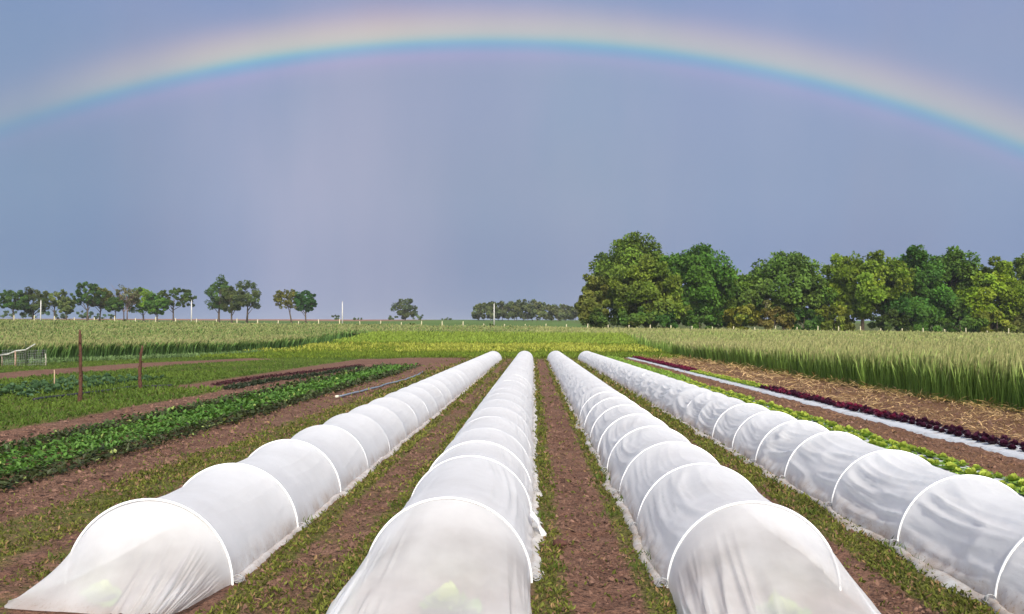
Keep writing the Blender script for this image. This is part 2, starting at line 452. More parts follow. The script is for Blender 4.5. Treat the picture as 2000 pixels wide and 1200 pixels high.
# ------------------------------------------------------------------ ground: one sheet to the horizon
def build_ground():
    xs = np.concatenate([-np.geomspace(40, 2500, 26)[::-1], np.arange(-39.5, -24, .5), np.arange(-24, -10, .16), np.arange(-10, 11, .07), np.arange(11, 16, .3), np.arange(16, 40, 1.2), np.geomspace(40, 2500, 26)])
    ys = np.concatenate([np.array([-600, -200, -80, -30, -12, -5, 0]), np.arange(2, 4.5, .5), np.arange(4.5, 16, .06), np.arange(16, 36, .16), np.arange(36, 70, .4), np.arange(70, 142, 1.2), np.geomspace(142, 3000, 60)])
    X, Y = np.meshgrid(xs, ys)
    Z = terrain(X, Y)
    near = 1 - sstep(40, 70, Y)
    ut = np.ones_like(X)
    for T in TUN: ut *= sstep(.58, .85, np.abs(X - T['x']))
    Z = Z + near * ut * ((fbm(X * 5, Y * 5, 3) - .5) * .045 + (fbm(X * 1.3, Y * .8, 9) - .5) * .045 + (fbm(X * 14, Y * 11, 8, 2) - .5) * .042)
    lane = np.zeros_like(X)
    for c, w in ((-1.58, .2), (.45, .17), (2.18, .16), (-5.2, .3), (-8.5, .4)):
        lane += np.exp(-((X - c) / w) ** 2)
    Z -= near * .025 * lane
    Z += (1 - near) * (fbm(X * .05, Y * .05, 4) - .5) * .25
    gm = grass_mask(X, Y); sm = straw_mask(X, Y)
    far = sstep(64, 72, Y + (fbm(X * .2, Y * .2, 6) - .5) * 4)
    C = np.zeros(X.shape + (3,)); C[:] = (.085, .125, .022)
    green = np.array((.075, .125, .028)); brown = np.array((.22, .115, .075)); dull = np.array((.13, .12, .06))
    wob = (fbm(X * .02, Y * .01, 12) - .5) * 30
    f1 = sstep(128, 136, Y)[..., None]
    C = C * (1 - f1) + green * f1
    fb = (sstep(330, 350, Y + wob) * (1 - sstep(-75, -40, X)))[..., None]
    C = C * (1 - fb) + brown * fb
    fd = (sstep(150, 158, Y) * sstep(12, 20, X - .0 * Y) * (1 - sstep(330, 420, Y)))[..., None]
    C = C * (1 - fd) + np.array((.07, .085, .025)) * fd
    V = np.stack([X, Y, Z], -1).reshape(-1, 3)
    o = obj_np('ground', V, grid_faces(len(xs), len(ys)), M_GROUND, smooth=True, col=C.reshape(-1, 3), attrs=dict(grass=gm, straw=sm, far=far))
    tag(o, kind='structure')
build_ground()

# ------------------------------------------------------------------ row cover tunnels
def hoop_profile(R):
    pass
def span_positions(y0, y1, first, rest):
    ys = [y0]; i = 0
    while ys[-1] < y1:
        ys.append(ys[-1] + (first[i] if i < len(first) else rest * random.uniform(.94, 1.06))); i += 1
    return ys
def fabric_surface(T):
    c, R, seed = T['x'], RT, T['seed']
    hy = T['hoops']
    NU = 109
    rings_y, rings_s, rings_k = [], [], []
    for k_ in range(len(hy) - 1):
        m_ = 40 if k_ < 4 else (26 if k_ < 8 else 12)
        for j in range(m_):
            s = j / m_
            rings_y.append(hy[k_] + s * (hy[k_ + 1] - hy[k_])); rings_s.append(s); rings_k.append(k_)
    rings_y.append(hy[-1]); rings_s.append(0.0); rings_k.append(len(hy) - 2)
    Y = np.array(rings_y)[:, None]; S = np.array(rings_s)[:, None]; K = np.array(rings_k)[:, None]
    # u: right flap (3), arc, left flap (3)
    na = NU - 8
    th = np.linspace(0, np.pi, na)[None, :]
    bow = 4 * S * (1 - S)
    sagk = T['sag'] * (.7 + .6 * vnoise(K * 1.7, 0 * K, seed))
    side = np.abs(th - np.pi / 2) / (np.pi / 2)           # 0 crown .. 1 foot
    sag = sagk * bow ** .8 * (1 - .25 * side)
    foot_bulge = T['bulge'] * bow * sstep(.75, 1.0, side) * (.5 + vnoise(Y * 1.3, 0 * Y, seed + 4))
    r = R - sag + foot_bulge
    # hanging folds: lines that droop between hoops
    sgn = np.where(th < np.pi / 2, 1, -1)
    q = R * np.abs(th - np.pi / 2) - T['droop'] * bow * (.5 + vnoise(K * 3.3, 0 * K, seed + 71)) + .34 * (vnoise(K * 5.1 + .5, 0 * K, seed + 72) - .5) * (S - .5)
    fr = T['freq']
    n1 = vnoise(q * fr + sgn * 50 + K * 13.7, Y * .55 + S * .3, seed)
    n2 = vnoise(q * fr * 2.3 + sgn * 90 + K * 7.3, Y * 1.1, seed + 9)
    ridge = (1 - np.abs(2 * n1 - 1)) ** 3 * .75 + (1 - np.abs(2 * n2 - 1)) ** 3 * .35
    wlow = sstep(.05, .45, side)
    shady = np.where(sgn > 0, T['foldR'], T['foldL'])
    amp = shady * (.35 + .65 * wlow) * np.minimum(1, bow * 2.2 + .10) * (.6 + .8 * vnoise(K * 2.1 + 3, 0 * K, seed + 2))
    r = r + amp * (ridge - .35)
    # gathers close to the ground
    gath = vnoise(Y * 16, th * 2.0, seed + 21) - .5
    r = r + np.where(sgn > 0, T['gathR'], T['gathL']) * gath * sstep(.72, 1.0, side)
    # gentle lack of regularity
    r = r + .012 * (fbm(th * 1.5, Y * .6, seed + 33) - .5)
    X = c + r * np.cos(th); Z = np.maximum(r * np.sin(th), 0)
    Xfull = [X]; Zfull = [Z]
    wob = fbm(Y * 1.6, 0 * Y, seed + 41) - .5
    def flap(sign, base):
        rows_x, rows_z = [], []
        e = T['skirt'] * (.7 + 2.0 * wob) + .03
        lump = .012 + .030 * fbm(Y * 2.3, 0 * Y, seed + 50 + sign) * (.6 + .8 * vnoise(Y * 7, 0 * Y, seed + 57))
        for f_, h_ in ((.15, 1.0), (.45, 1.1), (.8, .7), (1.0, -.4)):
            rows_x.append(base + sign * (e * f_ + .012 * gath[:, :1] * f_)); rows_z.append(lump * h_ * np.ones_like(Y))
        return np.hstack(rows_x), np.hstack(rows_z)
    xr, zr = flap(1, X[:, :1]); xl, zl = flap(-1, X[:, -1:])
    Xa = np.hstack([xr[:, ::-1], X, xl]); Za = np.hstack([zr[:, ::-1], Z, zl])
    Ya = np.broadcast_to(Y, Xa.shape) + 0
    Za = Za + terrain(Xa, Ya)
    dirt = (1 - sstep(.01, .20, Za)) * T.get('dirt', .9)
    V = np.stack([Xa, Ya, Za], -1).reshape(-1, 3)
    return V, grid_faces(Xa.shape[1], Xa.shape[0]), dict(dirt=dirt, sheer=np.full(dirt.shape, T['sheer']))
def end_panel(T):
    """sheet drawn from the first hoop down to the ground in front of it"""
    c, R, seed = T['x'], RT, T['seed']
    y0, ye = T['hoops'][0], T['end_y']
    nu, nv = 161, 46
    th = np.linspace(0, np.pi, nu)[None, :]; t_ = np.linspace(0, 1, nv)[:, None]
    xe = np.interp(np.degrees(th), T['end_th'], T['end_x'])
    ze = np.interp(np.degrees(th), T['end_th'], T['end_z'])
    yend = np.interp(np.degrees(th), T['end_th'], T['end_yy'])
    Xh = c + R * np.cos(th); Zh = R * np.sin(th)
    X = Xh + (xe - Xh) * t_; Y = y0 + (yend - y0) * t_
    Z = Zh + (ze - Zh) * (t_ ** T['curve'])
    # belly of slack cloth
    Z = Z - T['slack'] * np.sin(np.pi * t_) * np.sin(th) ** 1.5
    dens = np.interp(np.degrees(th), T['end_th'], T['fold_f'])
    ph = np.cumsum(dens * np.pi / nu, 1)
    n1 = vnoise(ph * 1.0, t_ * .8, seed + 60)
    ridge = (1 - np.abs(2 * n1 - 1)) ** 1.6
    am = np.interp(np.degrees(th), T['end_th'], T['fold_a'])
    d = am * (ridge - .4) * sstep(.12, .8, t_) 
    nx, nz_, ny = np.cos(th), np.sin(th), -.5
    X = X + d * nx; Z = Z + d * (nz_ + .3); Y = Y + d * ny
    Z = np.maximum(Z + .01 * (fbm(X * 4, Y * 4, seed) - .5), .004 + .02 * vnoise(X * 9, Y * 9, seed))
    Z[0] = Zh; X[0] = Xh; Y[0] = y0 + .02
    dirt = (1 - sstep(.01, .10, Z)) * .6
    V = np.stack([X, Y, Z], -1).reshape(-1, 3)
    sheer = np.broadcast_to(T['sheer'] + T['sheer_end'] * sstep(-.15, .35, t_), X.shape)
    return V, grid_faces(nu, nv), dict(dirt=dirt, sheer=sheer)

def hoop_mesh(R, r=.0085):
    g = Geo()
    th = np.linspace(0, np.pi, 41)
    pts = [(R * math.cos(a), 0, R * math.sin(a)) for a in th]
    pts = [(R + .004, 0, -.06)] + pts + [(-R - .004, 0, -.06)]
    g.tube(pts, r, 8)
    m = mesh_np('hoop', np.vstack(g.V), np.vstack(g.Q), smooth=True); m.materials.append(M_HOOP)
    return m
HOOP_ME = hoop_mesh(RT + .003)
HOOP_FAR = hoop_mesh(RT - .007, .007)
def coil_mesh():
    g = Geo(); a = np.linspace(0, 4.4 * np.pi, 44)
    pts = np.stack([.05 + .045 * np.cos(a), .012 * a / 6, .055 + .038 * np.sin(a)], 1)
    pts = np.vstack([[(-.02, 0, .02)], pts, [(.12, .05, .02)]])
    g.tube(pts, .0045, 6)
    m = mesh_np('wire_coil', np.vstack(g.V), np.vstack(g.Q), smooth=True); m.materials.append(M_WIRE)
    return m
COIL_ME = coil_mesh()

def full(v): return [v] * 7
THS = [0, 20, 45, 90, 135, 160, 180]
TUN[0].update(seed=11, sag=.055, bulge=.02, droop=.05, freq=7, foldR=.006, foldL=.006, gathR=.010, gathL=.01, skirt=.05, sheer=.10, sheer_end=.28, dirt=.75,
    hoops=span_positions(6.0, 57, [1.68, 1.72, 1.6, 1.65], 1.62),
    end_y=5.3, end_th=THS, end_x=[-2.08, -2.13, -2.20, -2.55, -2.95, -3.2, -3.27], end_z=[.02, .03, .05, .03, .02, .02, .02], end_yy=[5.5, 5.2, 5.15, 5.25, 5.35, 5.4, 5.55],
    curve=.95, slack=.05, fold_f=[34, 40, 30, 5, 4, 5, 5], fold_a=[.05, .06, .05, .006, .006, .012, .012],
    label='leftmost white fabric tunnel, its near end creased in a fan towards one corner')
TUN[1].update(seed=23, sag=.034, bulge=.03, droop=.08, freq=8, foldR=.024, foldL=.012, gathR=.045, gathL=.015, skirt=.05, sheer=.10, sheer_end=.30, dirt=.55,
    hoops=span_positions(6.1, 57.5, [2.1, 1.15, 1.35, 1.5], 1.6),
    end_y=4.9, end_th=THS, end_x=[-.03, -.05, -.14, -.75, -1.12, -1.19, -1.20], end_z=[.02, .02, .04, .05, .06, .03, .02], end_yy=[5.1, 4.9, 4.8, 4.7, 4.8, 4.9, 5.0],
    curve=1.15, slack=.03, fold_f=[14, 12, 8, 4, 16, 22, 18], fold_a=[.03, .03, .018, .008, .05, .05, .03],
    label='white fabric tunnel left of the central dirt path, with cloth bunched along its right foot')
TUN[2].update(seed=37, sag=.040, bulge=.05, droop=.085, freq=8.5, foldR=.014, foldL=.042, gathR=.02, gathL=.02, skirt=.06, sheer=.12, sheer_end=.32, dirt=.9,
    hoops=span_positions(6.0, 57, [1.75, 1.55, 1.6, 1.6], 1.58),
    end_y=4.8, end_th=THS, end_x=[1.97, 1.95, 1.86, 1.40, .98, .86, .84], end_z=[.02, .03, .05, .06, .05, .03, .02], end_yy=[5.0, 4.8, 4.7, 4.6, 4.7, 4.8, 5.0],
    curve=1.2, slack=.02, fold_f=[8, 8, 6, 5, 13, 12, 10], fold_a=[.03, .03, .018, .008, .065, .045, .03],
    label='white fabric tunnel right of the central dirt path, with a sheer greenish near end')
TUN[3].update(seed=53, sag=.048, bulge=.06, droop=.10, freq=8.5, foldR=.026, foldL=.058, gathR=.015, gathL=.018, skirt=.10, sheer=.12, sheer_end=.1, dirt=1.0,
    hoops=span_positions(4.15, 57, [1.5, 1.52, 1.53, 1.65, 1.3, 1.35], 1.45),
    end_y=3.2, end_th=THS, end_x=[3.9, 3.9, 3.8, 3.4, 3.0, 2.9, 2.9], end_z=[.03] * 7, end_yy=[3.2] * 7,
    curve=1.1, slack=.02, fold_f=[12] * 7, fold_a=[.02] * 7,
    label='rightmost white fabric tunnel with deep hanging folds, beside the green lettuce bed')
for i, T in enumerate(TUN):
    root = empty('row_cover_tunnel', (0, 0, 0))
    # the Empty stands at the near foot of the tunnel
    org = np.array((T['x'], T['hoops'][0], 0.0)); root.location = org
    tag(root, T['label'], 'row cover', 'row cover tunnels side by side')
    V, Q, A = fabric_surface(T)
    obj_np('fabric_cover', V - org, Q, M_COVER, root, smooth=True, attrs=A)
    V, Q, A = end_panel(T)
    obj_np('end_panel', V - org, Q, M_COVER, root, smooth=True, attrs=A)
    # far end closed the same way
    Tf = dict(T); yl = T['hoops'][-1]
    nu, nv = 41, 8
    th = np.linspace(0, np.pi, nu)[None, :]; t_ = np.linspace(0, 1, nv)[:, None]
    X = T['x'] + RT * np.cos(th) * (1 - .35 * t_); Y = yl + .8 * t_ + 0 * th; Z = RT * np.sin(th) * (1 - t_) + .01
    obj_np('end_panel', np.stack([X, Y, Z], -1).reshape(-1, 3) - org, grid_faces(nu, nv), M_COVER, root, smooth=True, attrs=dict(dirt=0 * X, sheer=0 * X + .05))
    for j, hy in enumerate(T['hoops']):
        h = bpy.data.objects.new('hoop', HOOP_ME if j < (8 if i > 1 else 3) else HOOP_FAR); link(h, root)
        h.location = (0, hy - org[1], 0)
        h.rotation_euler = (R_(random.uniform(-2.0, 2.0)), 0, R_(random.uniform(-2.5, 2.5)))
        if j == 0: h.rotation_euler = (0, 0, 0); h.scale = (1.006, 1, 1.006)
        if j < 6:
            for sg in (1, -1):
                w_ = bpy.data.objects.new('wire_coil', COIL_ME); link(w_, h)
                w_.scale = (.7, .7, .7); w_.location = (sg * (RT + .0), 0, 0); w_.rotation_euler = (0, 0, 0 if sg > 0 else math.pi)

# loose tail of cloth sticking out of the second tunnel's right foot
def cloth_tail():
    rng = np.random.default_rng(5)
    nu, nv = 9, 14
    u = np.linspace(-1, 1, nu)[None, :]; t_ = np.linspace(0, 1, nv)[:, None]
    w = .075 * (1 - t_) ** .8 + .008
    X = -.03 + .12 * t_ + .02 * np.sin(u * 6 + t_ * 5) * t_; Y = 7.55 - .16 * t_ + w * u; Z = .16 - .13 * t_ ** 1.3 + .03 * np.abs(u) * (1 - t_) + .016 * np.sin(u * 8)
    T = TUN[1]; org = np.array((T['x'], T['hoops'][0], 0.0))
    root = [o for o in COL.objects if o.name.startswith('row_cover_tunnel')][1]
    obj_np('cloth_tail', np.stack([X, Y, Z], -1).reshape(-1, 3) - org, grid_faces(nu, nv), M_COVER, root, smooth=True, attrs=dict(dirt=0 * X + .1, sheer=0 * X))
cloth_tail()

# ------------------------------------------------------------------ heads of lettuce and other single plants
def head_mesh(name, rng, n, rad, h, c_in, c_out, wid=.55, mat=None, curl=.5):
    """rosette of cupped, wavy leaves"""
    g = Geo(); nu, nv = 5, 6
    for i in range(n):
        f = i / (n - 1); az = i * 2.399 + rng.uniform(-.3, .3)
        open_ = .25 + .75 * f                      # inner leaves stand up, outer ones lie out
        ln = rad * (.75 + .45 * f) * rng.uniform(.85, 1.15)
        u = np.linspace(-1, 1, nu)[None, :]; t_ = np.linspace(0, 1, nv)[:, None]
        out = ln * (open_ * t_ * (1 + .0 * t_)); up = h * (1.1 - .55 * f) * (t_ - curl * f * t_ ** 2.4)
        w = ln * wid * np.sin(np.pi * np.clip(t_ * .82 + .12, 0, 1)) ** .8
        lat = w * u
        wav = .09 * ln * np.sin(u * 5 + t_ * 7 + i) * t_ * np.abs(u)
        cup = .25 * w * u ** 2
        x = out - .0 * u; z = up + cup + wav
        X = x * math.cos(az) - lat * math.sin(az); Y = x * math.sin(az) + lat * math.cos(az)
        c = np.array(c_in) * (1 - f) + np.array(c_out) * f
        C = c * rng.uniform(.8, 1.2) * (1 + .25 * (t_ + 0 * u)[..., None] - .12)
        g.add(np.stack([X, Y, z + 0 * u], -1), grid_faces(nu, nv), C.reshape(-1, 3))
    m = mesh_np(name, np.vstack(g.V), np.vstack(g.Q), smooth=True, col=np.vstack(g.C)); m.materials.append(mat or M_CROP)
    return m
rr = np.random.default_rng(3)
GREEN_ME = [head_mesh('green_lettuce', rr, 13, .14, .11, (.30, .36, .06), (.14, .25, .035)) for _ in range(4)]
PURP_ME = [head_mesh('purple_lettuce', rr, 12, .125, .13, (.040, .008, .024), (.020, .005, .016)) for _ in range(4)]
REDP_ME = [head_mesh('purple_lettuce', rr, 12, .13, .13, (.13, .012, .040), (.06, .008, .026)) for _ in range(3)]
CABB_ME = [head_mesh('cabbage', rr, 12, .20, .16, (.05, .10, .045), (.06, .115, .06), .5) for _ in range(3)]
def plant(me, name, x, y, z, s, label, cat, group):
    o = bpy.data.objects.new(name, me); link(o)
    o.location = (x, y, z); o.rotation_euler = (random.uniform(-.12, .12), random.uniform(-.12, .12), random.uniform(0, 6.28)); o.scale = (s, s, s * random.uniform(.85, 1.15))
    return tag(o, label, cat, group)
# raised beds under plastic film
def film(x0, x1, y0, y1, label, seed):
    nx = 17; ys = np.concatenate([np.arange(y0, 30, .15), np.arange(30, y1, .5)])
    u = np.linspace(0, 1, nx)[None, :]; Y = ys[:, None]
    e0 = x0 + .10 * (fbm(Y * 1.4, 0 * Y, seed) - .5); e1 = x1 + .10 * (fbm(Y * 1.4, 0 * Y + 9, seed) - .5)
    X = e0 + (e1 - e0) * u
    Z = .012 + .030 * np.sin(np.pi * u) ** .45 + .02 * (fbm(X * 6, Y * 3, seed + 2) - .5) - .03 * (u < .01) - .03 * (u > .99)
    o = obj_np('mulch_film', np.stack([X, Y + 0 * u, Z], -1).reshape(-1, 3), grid_faces(nx, len(ys)), M_FILM, smooth=True)
    tag(o, label, 'mulch film')
film(4.42, 5.48, 5.5, 62, 'pale blue white plastic film on the bed of green lettuce beside the rightmost tunnel', 1)
film(6.50, 7.24, 8, 64, 'white plastic film strip under the double row of purple lettuce', 2)
ZB = .03
y = 6.6
glab = 'light green lettuce head on the plastic film behind the rightmost tunnel'
while y < 30.5:
    for x in (4.70, 5.00, 5.30):
        if random.random() < .96:
            plant(random.choice(GREEN_ME), 'green_lettuce', x + random.uniform(-.05, .05), y + random.uniform(-.06, .06), ZB, random.uniform(.6, 1.05), glab, 'lettuce', 'green lettuce bed by the rightmost tunnel')
    y += .29
plab = 'dark purple lettuce head in the near double row on white film'
y = 9.7
while y < 27.0:
    for x in (6.82, 7.08):
        plant(random.choice(PURP_ME if y < 17 or random.random() < .5 else REDP_ME), 'purple_lettuce', x + random.uniform(-.03, .03), y + random.uniform(-.03, .03), ZB, random.uniform(.68, .95), plab, 'lettuce', 'near stretch of purple lettuce')
    y += .27
y = 27.4
while y < 39:
    for x in (6.82, 7.08):
        plant(random.choice(GREEN_ME), 'green_lettuce', x + random.uniform(-.03, .03), y, ZB, random.uniform(.7, .95), 'yellowish green lettuce between the near and far stretches of purple lettuce', 'lettuce', 'green stretch within the purple row')
    y += .34
while y < 62:
    for x in (6.82, 7.08):
        plant(random.choice(REDP_ME), 'purple_lettuce', x + random.uniform(-.03, .03), y, ZB, random.uniform(.85, 1.2), 'reddish purple lettuce head in the far stretch near the row end', 'lettuce', 'far stretch of purple lettuce')
    y += .34
# the rest of the green bed, too many and too far to tell apart
n = 2600
P = np.stack([RNG.choice([4.70, 5.00, 5.30], n) + RNG.normal(0, .07, n), RNG.uniform(30.6, 61, n), np.full(n, .03)], 1)
D = rand_dirs(n); D[:, 2] = np.abs(D[:, 2]) + .5
cc = np.array((.15, .25, .035)) * RNG.uniform(.6, 1.35, (n, 1))
V, Q, C = leaf_quads(P, D, RNG.uniform(.12, .22, n), RNG.uniform(.10, .16, n), cc * .8, cc)
tag(obj_np('far_lettuce', V, Q, M_CROP, col=C), 'far end of the green lettuce bed running to the yellow strip', 'lettuce', kind='stuff')
# what grows inside the covers, seen dimly through the sheer near ends
for (x, y_, s, lab) in ((-2.72, 5.62, .95, 'pale green plant showing through the sheer end of the leftmost tunnel'), (-.52, 5.45, 1.3, 'green plant dimly showing through the tunnel end left of the path'), (1.42, 5.25, 1.35, 'yellowish green plant dimly showing through the tunnel end right of the path')):
    plant(GREEN_ME[0], 'covered_plant', x, y_, 0.0, s, lab, 'plant', None)
# cabbages at the left
crng = np.random.default_rng(15)
clab = 'blue green cabbage plant in the patch by the left edge'
for rx in (-13.6, -14.3, -15.0, -15.7, -16.4):
    y = 23.5
    while y < 33:
        if rx > at(-30, y):
            plant(CABB_ME[crng.integers(3)], 'cabbage', rx + crng.uniform(-.1, .1), y, 0.0, crng.uniform(.9, 1.3), clab, 'cabbage', 'cabbage patch at the left edge')
        y += .62

# ------------------------------------------------------------------ ground cover of the lanes, beds of leafy greens
def scatter(x0, x1, y0, y1, dens, mask=None):
    n = int((x1 - x0) * (y1 - y0) * dens)
    X = RNG.uniform(x0, x1, n); Y = RNG.uniform(y0, y1, n)
    if mask is not None:
        mval = mask(X, Y); k_ = RNG.uniform(0, 1, n) < mval
        X, Y = X[k_], Y[k_]
    return X, Y
def gm_prob(X, Y):
    nse = fbm(X * 1.3, Y * .9, 60) * .35 + fbm(X * 3.0, Y * 3.0, 61) * .35 + fbm(X * 11, Y * 11, 62) * .3
    in_t = np.zeros(X.shape, bool)
    for T in TUN: in_t |= (np.abs(X - T['x']) < RT + .02 + .05 * vnoise(Y * 3, X * 0, 63)) & (Y > T['hoops'][0] - .3)
    g_ = np.clip((grass_mask(X, Y) - nse - .06) * 3 + .42, 0.03, .8)
    return np.where(in_t, 0, g_)
def weeds():
    g = Geo()
    bands = [(4.6, 9, 2900, .92), (9, 14, 1700, 1.15), (14, 22, 700, 1.6), (22, 36, 230, 2.4), (36, 66, 70, 3.6)]
    for (y0, y1, dn, sc) in bands:
        for (a, b) in ((-5.7, -3.1), (-2.05, -1.0), (-.15, 1.05), (1.88, 2.92), (3.95, 4.5)):
            if a < at(-60, y1) : a = max(a, at(-60, y1))
            if a >= b: continue
            X, Y = scatter(a, b, y0, y1, dn, gm_prob)
            n = len(X)
            if not n: continue
            D = rand_dirs(n); D[:, 2] = np.abs(D[:, 2]) * .7 + .25
            big = fbm(X * .8, Y * .8, 71)[:, None]
            c = np.array((.082, .100, .021)) * (1 - big) + np.array((.17, .185, .037)) * big
            c = c * RNG.uniform(.35, 1.6, (n, 1)) 
            dry = RNG.random(n) < .14
            c[dry] = np.array((.30, .20, .10)) * RNG.uniform(.6, 1.2, (dry.sum(), 1))
            ln = RNG.uniform(.022, .055, n) * sc; 
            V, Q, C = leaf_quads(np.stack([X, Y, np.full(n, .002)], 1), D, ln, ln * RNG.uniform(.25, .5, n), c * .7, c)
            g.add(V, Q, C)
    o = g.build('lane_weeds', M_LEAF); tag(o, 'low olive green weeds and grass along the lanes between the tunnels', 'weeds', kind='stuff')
    # taller tufts here and there
    g = Geo()
    spots = [(-3.55, 6.6), (-1.22, 6.3), (-1.3, 5.9), (2.80, 7.0), (2.84, 6.7), (2.75, 6.4), (-1.98, 7.9), (-3.9, 8.2), (-1.18, 7.2), (2.82, 7.15), (2.86, 6.9), (.88, 9), (.1, 8.2), (-4.2, 10), (-4.4, 12.5), (-4.0, 9.2)]
    for _ in range(90):
        spots.append((random.choice([random.uniform(-4.9, -3.3), random.uniform(-1.35, -1.15), random.uniform(2.5, 2.88), random.uniform(.65, .88), random.uniform(.02, .22)]), random.uniform(6, 26)))
    for (x, y_) in spots:
        n = RNG.integers(14, 34); D = rand_dirs(n); D[:, 2] = np.abs(D[:, 2]) + .55
        c = np.array((.085, .130, .022)) * RNG.uniform(.6, 1.4, (n, 1))
        ln = RNG.uniform(.04, .10, n)
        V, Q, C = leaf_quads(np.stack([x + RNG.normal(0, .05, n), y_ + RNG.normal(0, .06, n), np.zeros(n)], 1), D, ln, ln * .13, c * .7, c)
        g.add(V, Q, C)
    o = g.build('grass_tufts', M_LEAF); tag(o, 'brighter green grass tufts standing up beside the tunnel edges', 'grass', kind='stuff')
weeds()

def wide_grass():
    """the grassed ground left of the beds and beyond the row ends"""
    g = Geo()
    def put(X, Y, h0, h1, wr, ca, cb, seed):
        n = len(X); D = rand_dirs(n); D[:, 2] = np.abs(D[:, 2]) + .45
        f = fbm(X * .5, Y * .35, seed)[:, None]
        c = (np.array(ca) * (1 - f) + np.array(cb) * f) * RNG.uniform(.6, 1.4, (n, 1))
        ln = RNG.uniform(h0, h1, n)
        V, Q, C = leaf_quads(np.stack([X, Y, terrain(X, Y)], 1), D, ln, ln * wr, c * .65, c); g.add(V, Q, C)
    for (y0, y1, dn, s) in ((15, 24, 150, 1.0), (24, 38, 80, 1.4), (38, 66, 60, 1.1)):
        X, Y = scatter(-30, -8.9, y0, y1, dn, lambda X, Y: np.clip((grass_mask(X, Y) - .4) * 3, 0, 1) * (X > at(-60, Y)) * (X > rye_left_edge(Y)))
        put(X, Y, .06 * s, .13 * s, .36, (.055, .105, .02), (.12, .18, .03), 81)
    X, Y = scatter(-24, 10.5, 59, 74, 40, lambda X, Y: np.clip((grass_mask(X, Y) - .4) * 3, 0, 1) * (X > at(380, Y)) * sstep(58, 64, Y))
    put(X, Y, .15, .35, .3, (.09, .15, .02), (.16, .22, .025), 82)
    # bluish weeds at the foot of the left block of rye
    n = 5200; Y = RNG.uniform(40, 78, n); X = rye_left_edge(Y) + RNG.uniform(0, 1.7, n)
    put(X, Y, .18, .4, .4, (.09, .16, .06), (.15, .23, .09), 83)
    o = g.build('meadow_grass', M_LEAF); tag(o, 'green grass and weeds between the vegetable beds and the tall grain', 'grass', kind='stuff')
wide_grass()

def leafy_bed():
    g = Geo()
    for (y0, y1, dn, s) in ((8.5, 16, 1000, .72), (16, 26, 560, 1.0), (26, 46, 230, 1.45)):
        X, Y = scatter(-7.75, -5.55, y0, y1, dn, lambda X, Y: (X > at(-50, Y)) * 1.0)
        n = len(X)
        end = sstep(33, 47, Y + (X + 6) * 4)
        row = .55 + .45 * np.cos((X + 5.95) / .46 * 2 * np.pi)
        keep = RNG.random(n) < (.30 + .55 * row) * (1 - .9 * end) * np.clip(.25 + 1.6 * fbm(X * 1.1, Y * 1.0, 93), 0, 1); X, Y, row = X[keep], Y[keep], row[keep]; n = len(X)
        H = (.04 + .085 * row) * (.8 + .4 * fbm(X * 2, Y * 2, 90))
        z = H * RNG.uniform(.15, 1.0, n) ** .6
        D = rand_dirs(n); D[:, 2] = D[:, 2] * .5 + .2
        f = fbm(X * 1.2, Y * 1.2, 91)[:, None]
        c = (np.array((.042, .115, .018)) * (1 - f) + np.array((.10, .20, .034)) * f) * RNG.uniform(.6, 1.4, (n, 1))
        dark = (X > -5.92) | ((X < -7.0) & (RNG.random(n) < .75))  # bed edges tinted darker; the right edge's shade is put into the leaf colour
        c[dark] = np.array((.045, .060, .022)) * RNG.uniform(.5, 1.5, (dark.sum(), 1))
        pale = RNG.random(n) < .02
        c[pale] = np.array((.28, .36, .10))
        ln = RNG.uniform(.07, .13, n) * s
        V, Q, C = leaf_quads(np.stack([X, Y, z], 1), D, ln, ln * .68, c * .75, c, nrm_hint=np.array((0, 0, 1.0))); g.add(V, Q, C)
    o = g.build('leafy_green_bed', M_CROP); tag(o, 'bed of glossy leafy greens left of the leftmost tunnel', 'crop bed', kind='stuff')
    g = Geo()
    def line(px, py, spread, n, ca, h, lab, name):
        P0 = np.array([(at(a, EYE * 1750 / (b - 652)), EYE * 1750 / (b - 652)) for a, b in zip(px, py)])
        t_ = RNG.uniform(0, len(P0) - 1, n); i = np.minimum(t_.astype(int), len(P0) - 2); f = (t_ - i)[:, None]
        P = P0[i] * (1 - f) + P0[i + 1] * f
        X = P[:, 0] + RNG.normal(0, spread, n); Y = P[:, 1] + RNG.normal(0, .1, n)
        D = rand_dirs(n); D[:, 2] = np.abs(D[:, 2]) + .2
        c = np.array(ca) * RNG.uniform(.5, 1.6, (n, 1)); ln = RNG.uniform(.6, 1.2, n) * h
        V, Q, C = leaf_quads(np.stack([X, Y, RNG.uniform(0, .5, n) * h], 1), D, ln, ln * .55, c * .7, c)
        tag(obj_np(name, V, Q, M_CROP, col=C), lab, 'crop row', kind='stuff')
    line((415, 500, 600, 705), (755, 741, 729, 715.5), .10, 1700, (.050, .016, .02), .10, 'row of dark red leaf crop between bare soil strips left of the tunnels', 'red_leaf_row')
    line((440, 520, 620, 705), (763, 748, 734, 719.5), .08, 1700, (.022, .034, .016), .13, 'thin row of very dark green crop beside the dark red row', 'dark_green_row')
leafy_bed()

